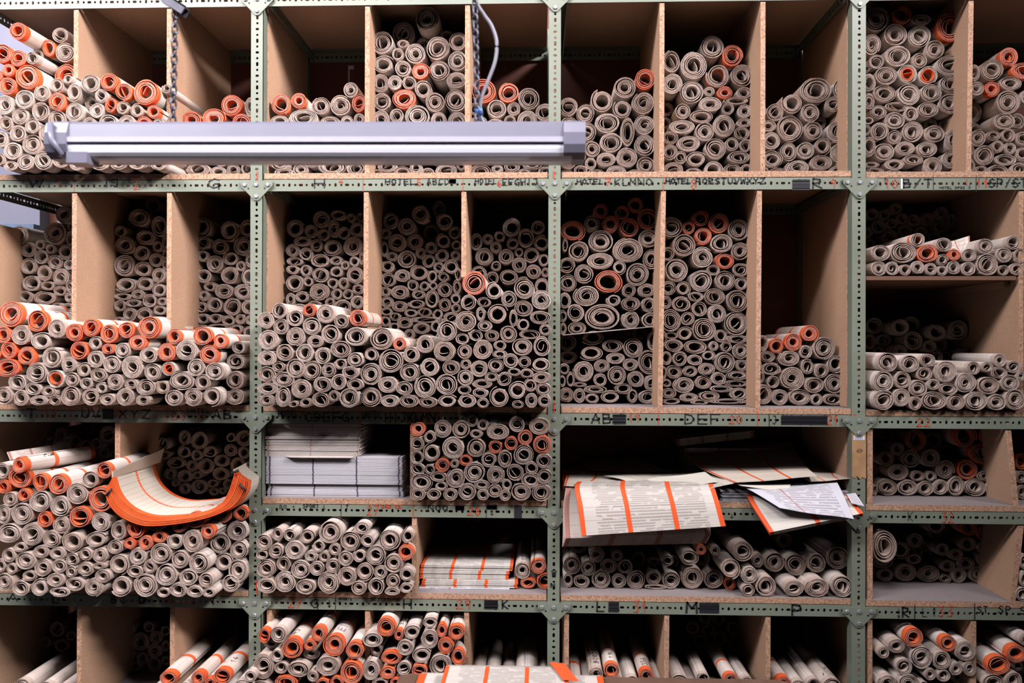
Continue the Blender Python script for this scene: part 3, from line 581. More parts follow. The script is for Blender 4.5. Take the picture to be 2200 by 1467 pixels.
# white paint mark on the wall inside the top H bay
P, m = at(751, 165, .561)
g = Geo(); g.prism([(P.x-3*m, P.z-24*m), (P.x, P.z-24*m), (P.x, P.z+16*m), (P.x+9*m, P.z+16*m), (P.x+9*m, P.z+24*m), (P.x-3*m, P.z+24*m)],   .5605, .5619)
tag(g.build('paint_mark', WHITE), 'white L-shaped paint mark on the dark wall inside bay H', 'paint mark')
DATA = """
#A 0 0 3.577
@W
172,295,68o 455,298,58 355,385,52,68o 452,412,75 137,410,65o 10,440,75o 278,458,45 178,492,50 68,550,48o 210,590,95o 402,555,95o 85,662,70o 0,590,40o 437,690,55 305,705,62 172,765,75 45,800,75 420,800,70o 155,895,62 295,875,68 540,870,75 425,920,70 10,890,35 55,940,58 240,970,55 155,1025,65 345,1020,62 450,1020,48 15,1055,62 245,1115,78 385,1120,55 100,1145,68 20,1225,52 95,1270,55,38 195,1240,62 330,1235,72 450,1240,60,50
@IJ
530,650,35 580,740,62,75 705,685,68 760,760,52 840,645,65o 945,715,65o 1110,740,95o 1250,690,35d 865,815,45,58o 930,820,52 700,830,55d 770,865,60 1048,858,55 1170,890,52o 570,955,50 690,940,50 810,950,75 945,925,60 1070,950,62o 1170,970,45 620,1070,62 750,1080,65 890,1060,65 1030,1080,68 1170,1080,62 1240,1180,45 660,1180,62 800,1190,62 950,1170,62 1100,1180,65 580,1245,55,50 790,1275,70,40 930,1270,65,45 1090,1270,70,45 1215,1275,55,40
@G
1480,920,75,65o 1640,910,90,75o 1760,840,78o 1855,945,75o 1925,840,40,75 1525,1285,88,50 1685,1310,60,45 1790,1290,50 1890,1290,50 1480,1080,70 1620,1060,65 1760,1090,70 1890,1090,60 1570,1190,60 1700,1200,65 1830,1190,60 1440,1190,55
#B 540 0 3.235
@H
197,735,68o 325,725,52o 478,770,62 605,740,72 682,668,50 750,715,45,60o 200,840,60,40 370,850,100,65 545,865,65,40 665,840,48 745,825,42 235,1150,65,40 240,1195,70,25 365,1170,55,40 410,1135,55,30 535,1180,100,55 710,1165,65,45 200,950,60 330,970,62 470,960,65 610,950,60 720,960,50 250,1060,60 390,1060,60 530,1060,70 670,1060,62
@ABCD
1215,150,80 1045,240,80,75d 915,320,72,78 1060,335,40,30 1195,305,45d 1355,245,48,38d 1300,355,85,75 1437,315,62 1025,395,45 1150,405,70 930,470,78,65 1068,490,55 1195,515,68,58o 1298,478,70 1425,440,65 893,575,60,68 1003,585,52 1105,590,48 1195,635,60 1432,565,70,58 918,705,62 1070,700,85,68o 1250,715,68 1395,700,75 1000,785,50 930,820,65,60 1145,810,88,75 1290,825,55 1405,840,65 870,870,40 870,1175,40,30 960,1150,70,40 1055,1180,62,40 1120,1150,45 1190,1180,45,35 1345,1170,75,50 1440,1155,30 920,950,65 1060,940,65 1200,950,65 1340,950,65 1440,960,45 900,1060,62 1040,1050,65 1180,1060,65 1320,1060,65 1430,1070,45
@EFGH
1620,655,82o 1790,660,65o 1930,705,70 1705,770,65 1820,775,45 1560,775,45 2020,800,60,68 1575,860,62,45 1700,870,60,40 1795,850,42 1905,840,70 2045,880,50,30 1600,1175,75,40 1710,1165,40,30 1780,1160,55,35 1890,1180,50,30 1940,1145,70,30 2050,1180,50,30 1790,1195,50,20 1570,960,60 1700,960,62 1840,950,62 1980,960,60 1600,1060,62 1740,1060,60 1880,1050,62 2020,1060,60
#C 1180 0 3.235
@KLM
672,585,68,75o 532,630,68,75 367,720,75,82 145,765,58,65 260,800,60 500,765,65 650,745,78 150,895,60,55 290,925,65 415,865,85,65 545,920,48,95 655,880,70 298,1045,55 420,1000,78,65 652,1012,70 535,1080,70 390,1105,65,50 282,1130,42 665,1140,62 220,1170,48,35 335,1190,65,35 475,1170,70,48 600,1185,50,35 120,1185,55,30 130,980,60 130,1080,60 210,1080,35
@PQR
1160,355,75 845,455,60,75 1040,465,92 1265,430,70,75o 1170,560,85,80s 1345,530,70,80 865,605,65,75 1250,630,55,45o 995,635,72,80 1100,675,40,35 1345,655,55,40 830,760,50d 930,795,55 1150,750,80,55 1270,750,42 1070,810,80,45 1345,785,50 1215,870,75,80 830,855,40d 910,895,90,50 1070,910,70,65 1345,865,52,35 1300,925,55,45 850,970,55,45 985,990,80,55 1135,1015,75,72 1250,1010,48 1350,980,45 835,1050,52,55 910,1100,45 1010,1100,75,55 1320,1075,75,45 1160,1140,75,65 860,1160,72,60 1000,1170,60,25 1260,1150,60,40 1365,1165,40 1300,690,100,30
@R
1865,655,105,82 2060,635,75,72 1710,745,72,75 1975,735,55,50 1575,795,55,60 1805,800,65,60 2015,810,55d 1900,850,45d 1515,775,20,35 1545,870,50,40 1675,910,85 1835,915,65,60 1975,910,75,68 1555,965,58 1755,1045,60 1870,1030,60 1995,1045,65,75 1545,1085,75,60 1650,1075,55,65 1895,1125,75,55 1595,1175,60,35 1730,1160,80,50 1850,1180,50,25 1980,1170,60,45 1515,1170,25
#D 1820 0 3.41
@BT
225,180,90 405,125,65,62o 770,195,95,100o 345,275,85,80 540,170,70,35 560,275,75,82 180,345,62,75 640,365,68 405,405,95,75 230,455,50 535,465,52 730,485,100,75 150,500,25 430,540,68,70i 575,575,72,65i 265,560,78,62 165,610,45,65 725,635,75,60 275,680,80,62 440,685,85,75 600,690,75,65 165,745,42,65 720,755,75 260,800,60,50 420,770,90,35 570,820,75,55 440,835,55 345,885,75,60 680,890,55d 560,915,50d 165,895,40,30 150,930,30,40 235,980,62,70 470,970,75,70 625,975,78,62 745,1025,65,78 360,1025,52 165,1040,45,75 285,1100,75,65 440,1090,70,55 580,1070,72,55 595,1185,72,65 720,1150,65,60 345,1190,70,40 450,1150,70,40 180,1205,55,20 340,1245,75,25 210,1250,60,22 480,1230,60,40d
@SP
1185,440,65o 1065,550,80,75 1240,545,85,60o 950,640,55,50 1035,655,55,60o 1210,610,80,50 1165,750,90,80 960,800,85,75d 935,550,40,60 1120,905,80,60 1255,885,55d 960,1000,62,55 990,930,50d 1075,1005,50,35 1180,980,50 1265,1010,50 1010,1115,75,68 1105,1085,45 1170,1070,45 1250,1110,50 1160,1165,80,40 990,1215,45,30 1110,1235,75,45 1260,1230,65,45 915,1220,25,50 1280,720,40,55 910,1110,20,40
#E 0 380 2.768
@W2 .22
380,248,50,52 110,362,52l 330,340,62 165,440,45 235,415,28 297,418,28 372,445,48 262,478,40 187,527,50 335,517,48,42 410,505,30 275,570,45 192,620,52,45 362,603,50 282,640,40,28 410,650,25,35 187,698,48,38 300,708,68,40 350,672,40,30 400,702,28 390,755,35,30 195,757,48,22 280,765,40,20 335,770,35,20 415,395,25,45 415,320,20,25
@W2 -.08
68,855,72o 230,885,62o 20,965,50o 135,965,62 335,940,58 225,995,68,55 55,1048,50o 160,1088,58o 55,1140,75,55o 0,1045,20o 315,1070,62 235,1168,65,58 315,1220,55i 90,1235,55,48 182,1248,50,38 15,1295,55 130,1310,50,45 262,1280,45,35 235,1325,55,30 330,1330,38,30
@IJ2 .24
815,235,60,52 890,210,50,45d 945,310,48,60 715,325,34 785,305,30,40d 860,305,35,28d 748,400,60,52 862,370,55,42 935,412,32 848,455,48 745,525,58,62 928,490,42 858,548,52,45 945,585,44,42 750,640,65,45 860,637,50,42 942,675,45,42 742,712,50,20 830,695,40,30 880,728,42,38 782,745,45,22 955,745,30,25 712,770,35,32 765,805,45 853,795,48,42 940,780,40,30 703,838,30,28 930,820,45,25 980,400,16,40 980,470,16,30 978,520,16,30
@IJ2 -.08
432,945,50,58o 508,935,52,50o 645,940,50,52o 750,920,48,45o 860,925,70,62o 475,1035,55,50o 580,1005,42,42 662,1025,40,32o 735,1050,48,45 810,1005,55,45o 885,1065,55,48 415,1108,50,45 560,1100,55,50 655,1115,52 775,1130,70,65 890,1163,52,50 490,1158,45 585,1180,48,40 412,1205,45,42 672,1225,52,48 490,1235,40,35 590,1250,35 800,1240,40,32 885,1260,58,48 425,1305,60,55 535,1305,55,50 640,1310,45,35 740,1305,58,52 845,1325,45,35
@G2 .22
1190,318,62,55 1355,330,60,58 1465,318,40,50 1205,400,42,38 1325,422,48,45 1437,428,58,52 1275,510,50 1225,455,35 1370,502,48,42 1480,505,30,38 1240,595,48,42 1355,600,52 1460,605,42,52 1420,545,30 1250,660,35,28 1330,690,55,45 1435,680,55,48 1225,705,32 1300,755,48 1480,755,42,45 1225,775,32,35 1388,790,52 1225,830,35,30 1295,815,40,30 1340,860,40,32 1400,888,42,30 1440,845,30 1485,830,30 1228,893,38,30 1310,890,70,18 1475,905,38 1300,920,45,22 1410,945,40,25
@G2 -.08
1052,980,45,42o 1210,990,58,55o 1410,1020,40,38 1325,1035,48,45o 1095,1060,65 990,1070,52,55o 1245,1095,60,55o 1402,1108,55,48 1172,1150,55,50 985,1165,45,42i 1305,1170,60,52 1095,1225,75,55 1225,1230,48,45 1395,1215,58,52 985,1265,45 1060,1320,55,48 1172,1310,58,55 1290,1300,62,58 1400,1320,58,50
#F 540 380 2.768
@CD .2
255,330,52 362,325,38 415,272,48,50 510,240,45,28 602,258,28 650,250,22,28 628,325,42,45 555,335,35,38 495,330,32,55 437,350,35 308,385,52,30 380,403,35,38 475,435,58,50 592,422,62,55 252,448,38,40 333,467,42 265,510,52,25 410,508,55,40 497,502,38,28 550,528,26 605,503,32 650,475,15,45 255,550,38,28 328,560,35,32 412,590,52,45 498,565,40,35 610,580,52,50 265,628,50,55 343,625,32,30 485,630,35 552,630,32,38 628,660,35,32 405,688,62,52 307,688,38,32 515,688,34,30 577,690,30 243,715,28,40 628,733,38,40 548,765,48,52 472,725,30,28 360,730,40,28 290,755,55,35 595,800,30,20 640,800,25,20
@CD -.1
90,865,50 160,835,45 255,870,52,50 325,813,42,38o 415,845,52,60 510,885,45,42 605,862,50,48o 185,915,45,48 348,912,55,50 252,970,60,58 97,978,65,60 465,970,58,55 590,960,68,55 385,995,50,40 190,1045,55,50 320,1055,58,52 525,1050,60,52 425,1075,50,48 605,1085,48,42 97,1085,58,48 235,1130,60,58 342,1152,62,55 155,1145,40,32 515,1132,40,35 440,1155,45,40 600,1160,52,38 85,1180,55,48 200,1213,68,45 400,1232,55,48 500,1218,45,52 595,1232,48,35 95,1262,62,38 280,1270,65,58 480,1298,35 185,1315,45,60 580,1318,62,58 90,1332,55,40 410,1330,55,45 330,1345,42,30 265,1350,30,20
#G 780 380 2.767
@HIJ .23
172,273,44,45 337,252,48,52 265,315,52 135,343,32 485,285,48,50 455,200,36,50d 395,335,55,52d 545,345,38 205,405,55,52 308,400,48 125,425,25,50 410,430,34 480,398,45 555,415,30 185,485,35,28 350,450,32 275,498,55,52 383,508,40 463,483,40 537,480,30 140,537,42,36 150,613,48,42 242,600,48,40 337,580,55,48 435,550,35,32 507,553,46,42 408,605,32,42 460,598,32,26 562,580,20,40 215,685,55,44 132,680,32 290,660,36 352,650,28 430,635,25 490,660,48,45 405,710,42,60 330,705,40,28 560,655,25,45 140,738,40,33 222,760,48,35 320,752,52,28 480,750,40 537,722,32 135,800,38,25 190,830,35,25 300,800,40,25 355,800,45,28 430,795,32 490,825,50,38 550,770,30,28 130,845,32 265,840,48,35 185,878,34,28 345,890,52,35 420,870,32,38 310,865,100,20 475,885,30 135,905,35,28 210,930,42,28 280,928,36,32 385,945,42,28 440,935,28 320,970,30,25 545,865,30,25
@HIJ -.08
105,995,65,62 205,1008,38,35o 270,1062,52,48 370,1040,52,55 512,945,58,60 485,1060,68,60 38,1075,45,42 160,1112,72,70 390,1140,55,50 275,1168,58,52 515,1148,52,45 50,1185,65 492,1232,68,60 155,1240,60,52 372,1255,70,62 252,1260,50,42 55,1312,58 165,1345,55,38 265,1340,58,38 370,1340,55,32 500,1330,60,40
@EF .2
885,322,50,55 1037,318,38,40g 670,395,35,50 740,385,32 815,365,32 790,422,34 893,402,34 972,370,45,55 1065,395,45,50 728,475,52,50 855,470,45,48 935,450,25 1003,468,45 932,523,45 797,517,30 1078,490,32,40 685,565,48,50 770,575,40 858,568,55,45 1013,562,48,45 1085,560,24,30 950,600,30,20 1065,640,42,52
@EF -.08
672,660,68o 785,700,50,55 945,680,55,58 862,740,48,45 1040,752,55,58 630,762,45 725,745,40,28 708,820,26,42 798,820,65,60 932,810,55,48 1055,848,62,40 632,870,60,65 745,895,45,32 680,945,42,35 765,945,42,35 858,945,52,50 960,885,38,40 905,880,25,55 985,930,65,28 1080,920,35,38 605,975,38,32 720,1030,60 618,1048,45,42 812,1003,38,32 955,1020,62,52 1067,1020,52,62 820,1060,45,25 882,1085,45 605,1120,32,30 682,1130,48,55 785,1130,48,42 965,1105,38 1060,1120,60,45 625,1195,50,48 755,1190,42,28 843,1213,42,45 970,1170,40,30 890,1160,40,25 1055,1205,55,35 720,1230,60,30 918,1275,55,60 992,1255,40,42 1072,1275,45,38 610,1275,40,28 710,1285,48,30 815,1315,65,62 620,1340,55,42 1080,1340,38,42 920,1360,38,22 720,1350,35,30 1000,1335,35,45
#H 1180 380 2.7174
@AB .14
507,195,46,44o 303,220,42,40o 430,222,40,38o 250,285,42,45 362,285,50,48o 472,312,55,52o 583,270,62,58o 158,338,72,58o 318,382,72,62 465,437,90,75 578,375,60,52 160,452,62,58 290,493,75,48 405,530,42 572,500,45,55 100,520,45,50 200,575,55 350,605,85,70o 503,580,68,60 110,618,50,52 242,690,80,62 550,662,52,40 445,672,42,38 362,708,40,35 105,718,35,50 470,735,55,40 570,740,42 170,770,48,55 100,805,25,35 318,812,100,70 467,818,55,50 572,820,48,42 170,865,55,38 92,880,20,35 95,395,15,40 120,970,52,48d 240,952,65,45 395,918,75,35d 515,918,42,40d 385,995,60,38 492,1015,55 582,968,28,52 250,1045,72,45 120,1050,55,38d 380,1065,55,35 552,1090,58,70 208,1140,62 310,1115,48,40 450,1110,45,38 105,1110,32 390,1177,55 490,1188,48 572,1215,42,50 140,1180,25,48 297,1190,40,38 95,1185,20,35 295,1243,70,22 425,1253,50,32 110,1280,42,48 183,1283,35,45 257,1300,40,30 362,1300,62,38 475,1280,30,45 550,1295,55,38 195,1215,40,15
@DEF .12
710,325,58,60 805,305,40,36o 887,262,48,42o 985,282,52,58o 1095,308,60,55 905,360,48,52o 805,408,68,65 1010,395,65,52 1112,440,50,55 700,450,38,42 897,478,65,62 1018,500,55,48o 732,555,70,62 945,550,38,32 1108,543,48,38 1020,608,58 900,618,68,60 1125,620,42,40 712,658,42 800,652,42,45 862,708,45,28 975,715,60,50 1105,718,65,58 690,728,30,38 775,740,55,45 882,770,45,42 718,835,55,65 815,820,40 980,815,58,52 1098,848,72,65 790,905,48,42 912,890,72,65 988,935,38 680,910,18,45 1100,930,65,25 710,940,40,20 745,1000,55,38 862,988,62,38 955,998,30,28 1025,990,32,30 1112,1007,48,45 690,1050,32,42 765,1080,45 845,1062,45,32 920,1050,40,30 1018,1075,62,58 1120,1090,40,35 740,1135,48,40 830,1130,40,32 920,1115,48,35 678,1140,18,40 1085,1155,65,25 890,1185,48,38 990,1178,45,38 690,1195,30,25 785,1215,65,48 1080,1200,70,20 1100,1265,50,35 930,1275,60,30 845,1285,55,28 700,1255,45,28 720,1310,60,18 850,1315,55,15 1040,1312,110,15 1000,1230,70,20
#I 1600 600 4.586
@J .1
640,592,88,80o 478,640,88,78o 328,680,70,72o 195,650,55,80 775,715,110,105 605,745,60,65 470,795,105,75 260,778,75,58 165,840,30,55 910,850,85,90 625,885,60,75 765,925,75,70 295,905,100,65 478,990,125,115 895,1030,100,95 695,1040,100,78 295,1040,62 170,980,40,60 185,1140,80,105 350,1170,85,78 548,1170,105,78 715,1185,60,58 885,1195,105,58
#J 1830 390 2.7676
@BTu .32
125,200,35d 198,200,32d 268,172,40,32d 300,222,32d 370,228,35d 240,250,32d 155,265,40d 447,228,40d 530,195,42,40d 415,300,38d 318,290,45,40d 228,322,42,38d 95,300,25,35d 595,230,25,40d 655,222,32d 530,270,45,35d 495,325,35,25d 110,370,35,25d 670,310,45,30d
@BTu .0
195,435,52,45 315,430,72,60 395,370,42,38s 452,440,60,52o 545,395,48,40 600,450,38,36o 535,467,35,32 672,445,42,35 797,395,48,42 885,445,45,42 968,395,45,42 1005,465,35,45 158,515,45,42 252,510,42 325,518,35 398,515,42,38 475,518,38 540,525,32,30 615,515,42,38 698,515,45,40 805,498,68,60 893,515,30,32 963,520,45,38
@BTl .3
165,870,50,45d 262,892,52,50 370,860,50,45d 362,948,55,50 490,905,55,48 622,902,58,52 700,880,35d 105,945,35,50d 185,950,45,35d 260,985,42,40 445,980,40,35 535,955,45,40d 695,950,38d 705,1015,45,32 485,1035,35 400,1030,35,30d 555,1030,35d 100,1030,30d 165,1020,35d
@BTl -.025
430,1085,45,38 885,1095,42,38 228,1125,62,55 340,1125,58,50 445,1160,48,40 565,1155,68,60 750,1150,42,38 815,1135,38,32 885,1170,50,35 958,1140,45,38 1010,1170,30 198,1225,65,58 305,1210,55,50 395,1240,55,48 488,1222,40,35 570,1252,55,35 680,1220,65,60 810,1225,65,52 925,1225,58,48 185,1320,65,58 290,1310,58,52 382,1325,42,40 490,1312,75,55 618,1320,55,48 740,1310,68,55 855,1320,58,48 970,1315,60,65
#K 0 890 3.493
@A3 .3
455,150,45d 570,200,40d 265,215,65,55d 385,200,35d 730,225,42 815,165,65 795,275,40d 640,230,40d 840,300,30d
@A3 -.10
45,440,50,60 160,515,90,75o 40,555,55,52o 290,545,68,62o 425,555,70,78o 765,430,58o 650,535,62 550,605,82,85 200,625,52o 85,640,55,50 310,680,80 175,750,85,75 40,740,55,70 440,710,75 710,675,90,95o 585,775,88,80o 345,805,62,55o 720,835,78,72 445,845,70,65 55,880,95,70 235,910,85,90 385,930,65 525,970,85,80 715,945,82,60 180,1005,55,38 310,1020,58,48 85,1070,52,50 205,1090,78,65 425,1045,62,50 640,1040,50,52 740,1055,62,55 540,1090,50,45 330,1130,62,65 440,1140,60,52 640,1145,60,50 520,1185,45,42 755,1135,50,30 25,1130,35,50 105,1155,40 230,1200,60,40 405,1230,70,55 745,1215,60,50 580,1250,75,52 45,1245,65,70 160,1285,68,58 295,1290,70,62 670,1310,75,70 455,1320,80,35
@B3 .28
1215,235,48,45 1390,190,42,55 1500,215,65 1750,185,35,38 1835,190,60 1375,290,50,45 1465,320,42,40 1590,295,55,45 1720,280,48 1820,285,45,40 1310,360,70,45 1440,390,42 1535,390,58,55 1655,355,58,48 1775,370,58,52 1470,455,35,30 1640,445,62,50 1285,430,45,40 1390,465,55,45 1500,535,60,52 1595,515,42,32 1690,510,35 1400,550,42,38 1605,565,38,28 1240,300,50,35 1330,500,30 1670,570,25
@B3 -.09
870,895,60,72 995,905,72,68o 1145,885,80,50 1210,945,58,48o 960,985,45,42o 1105,985,55,52o 1360,855,55,45o 1485,845,70,60o 1650,840,75,72o 1775,790,58,55o 1558,920,60,55o 1325,980,62,65 1455,975,75,92 1765,925,80,75 1650,1010,82,75 865,1020,60,52 1795,1040,70,65 1220,1065,85,75 1025,1085,65 1365,1105,65,70 1515,1120,80,75 900,1145,80,82 1130,1145,50,55 1650,1160,70,75 1780,1185,75,90 1255,1215,88,80 1025,1185,60,45 1430,1215,72,62 1565,1240,60,55 930,1280,85,75 1110,1285,92,85 1255,1320,48,35 1360,1310,65,55 1490,1325,65,45 1725,1300,70,65 1610,1320,50,40
#L 540 890 3.2353
@NOQ -.03
1172,140,50,55o 1255,175,45,40 1330,135,62,65 1455,135,60,65 1533,105,38,42 1615,105,42,40 1700,160,80,60 1840,120,58,52 1990,120,70,60 1563,165,45,32 1910,185,52o 1810,215,45,48o 2020,240,68,62o 1710,250,50,45o 1168,237,50,48 1420,268,85,75 1570,258,68,65 1262,290,65,68 1170,328,48,45 1325,362,52,50o 1480,355,48,40o 1650,328,58,52 1770,320,52,62 1900,308,72,68 2038,340,55,52 1150,410,52,45 1232,400,35,40 1400,380,35,32 1558,412,75,72 1835,415,65,58 1950,400,48,45 1310,445,58,35 1425,475,68,72 1695,435,68,62 2040,450,52,50 1185,492,78,62 1315,515,50,35 1925,480,70,55 1590,510,55,32 1780,510,35,42 1695,545,55,45 1505,565,62,60 1865,565,72,62 2020,570,70,58 1162,585,55,40 1280,588,52,40 1382,585,52,42 1615,590,45,42 1752,592,42,38
@G4 -.04
85,920,52,55 195,835,38,45 265,875,45,42 395,875,55,50 185,960,52,50 315,970,72,65 560,860,80,75 465,945,45 770,840,52,45 695,910,68,65 805,905,45,48 955,915,75,70 1080,880,42,50 585,965,45,40 1068,988,55,60o 420,1010,50,40 510,1005,42,38 855,1005,70,68 650,1025,52 745,1010,45,48 978,1052,65,68 110,1095,65,62 225,1060,52,48 335,1100,65,68 452,1095,52,50 562,1065,50,48 775,1115,65,68 888,1112,48 655,1145,65,70 1075,1100,48,55 978,1170,52,48 225,1190,75,78 100,1195,70,55 380,1210,72,50 535,1195,85,78 1080,1185,50,38 745,1220,55,48 865,1215,62,58 80,1000,38,30 980,1235,55,28
@K29 .05
1880,1110,55 1993,1090,55o 1925,1185,55,38o 2045,1185,55o
#M 1190 890 3.2353
@LMP .07
135,1080,60,65 275,1010,55,52 430,1025,42,38 250,1105,55,52 385,1100,58,48 495,1090,52 95,1170,35,52 180,1175,55,45 338,1180,68,62 455,1180,48,50 572,1165,65,60 690,1130,55,50 600,1020,50,48d 710,1045,55,30d 770,1070,45,38 830,1165,60 930,1010,60,50 970,1150,78 1030,970,35o 1135,975,35,40 1065,1050,60,55d 840,1050,40d 1118,1160,62,70 1208,1080,75,72q 1293,985,68,65q 1400,1035,42,52 1340,1110,60,58q 1230,1185,45,42o 1325,1210,48,42q 1440,1185,68,65q 1530,1075,65,72 1610,905,50,58d 1665,1075,68,75 1810,1065,65 1950,1070,75,85 1560,1180,52,60d 1675,1210,70,58q 1815,1200,85,65q 1970,1225,75q 700,1215,80,15 2040,1070,30,60d 140,1000,55,40d
#N 1820 890 3.41
@K5 .15
485,200,75,68o 850,195,88,80o 1045,175,70,62o 315,155,65,50d 650,200,70,60d 380,260,48,45 290,330,55,52 475,335,70,62 618,345,68 955,290,95,75o 765,310,70,52d 375,445,75,62 720,435,72,65 868,420,75,70o 240,435,45,55d 525,480,50,40 612,465,38,35 995,465,65,35 990,395,45,35d 300,550,72,60 460,555,75,58 588,565,55 692,560,55,62 795,545,60,72 918,550,75,65 1040,565,45,60 205,570,20,40
@R5 .2
270,970,80,110f 480,890,52,55 625,840,68,58 925,865,68,60o 1015,895,55o 770,870,50d 860,955,65,55 405,995,65,62 715,985,50,45 990,985,55,42 540,970,40d 620,1030,45d 815,1050,55,45 710,1080,55,45 975,1090,58,55 440,1095,55,40 545,1105,50,60d 300,1120,80,65 840,1145,72,45 650,1175,85,62 450,1210,80,70 320,1235,60,50 700,1250,45,30 800,1225,60,55 935,1215,75,62 370,870,45,60d 640,930,45,40d 475,820,60,35d
@E3 .1
1285,345,45,55o 1275,460,40,45 1290,570,40,50
@E4 .0
1300,1080,30,55 1300,1210,30,55 1295,1320,45,50
#O 0 1270 3.929
@A6 .3
480,325,60d 380,430,45d 520,460,65,55d 310,490,45d 265,310,45,70d 600,380,40d
@A6 .02
170,850,75 385,860,62 545,870,55 640,900,50
@D6 .28
1060,350,75d 1270,325,48d 1370,355,42d 1315,420,55d 1185,460,72,80d 1055,490,50d 1400,480,40,50d 1305,555,62d 1065,610,60d 1165,625,55d 1170,690,55,45d 1295,670,60,62d 1400,600,40d 1050,730,45d
@F6 -.09
1420,740,72,60o 1680,740,58o 1770,775,48o 1870,720,70,60o 1560,830,65 2020,810,75 2100,745,48 1940,850,55 1290,880,60
#P 540 1270 3.235
@G6 -.06
110,310,40,50o 180,315,55,50 265,420,75,70o 415,365,40,35o 510,345,52,60o 605,395,85,75o 715,410,65o 130,530,70,90 170,470,42 240,525,48,42 350,550,75,55 530,520,80,70 685,575,85,80o 380,465,60,40d 430,585,45,40 60,640,60,50 260,630,75,50o 490,630,50,40o 590,625,45,50o 150,380,50,30d
@H6 -.05
850,350,70,50 925,285,65,70o 1015,300,30,38o 1110,290,55,48 1240,230,50,38 1240,330,55,65 1325,305,35,48o 1425,285,50,55o 1350,380,55,58o 1425,450,45,60o 1070,410,55 870,420,45,40d 985,485,72,48o 1185,450,68,55 1300,495,72,75 825,530,60,75 930,560,58,45o 1150,550,52,42o 1045,540,50,45 890,620,60,30 1005,615,40,30o 1085,615,45,35 1160,625,40,30o
@K6 .02
1560,640,52 1665,640,55 1785,645,52 1910,640,78 2035,660,40
#Q 1190 1270 3.235
@L6 .02
145,650,50o 215,640,35 295,590,50 390,555,52o 460,640,35 530,640,50 660,605,52o 725,640,42
@M6 .02
870,660,65 950,680,45 1040,610,45 1230,620,48o 1340,640,45
@M6 .3
960,255,45d 1080,265,42d 1160,330,50d 1250,260,50d 1020,350,45d 1265,365,50d 1140,190,45d 1060,190,45d
@P6 .02
1590,650,52o 1690,660,52 1790,660,48 1930,680,70
#R 1820 1270 5.789
@R6 -.01
450,740,75 605,690,105,90 790,600,120,110o 1265,680,95o 1480,760,125,115 945,850,125,130 1180,850,110 750,950,105,95 1355,950,85,80 1540,950,75,90 1055,1040,75 1200,1050,80,70 520,1150,120,100 760,1130,120,100 1380,1060,85,75d 930,1180,60
@ST6 -.01
1920,930,145,115o 2090,770,130,110o 1850,1090,130,90 2200,640,80 2060,1110,100 2130,930,60d
"""
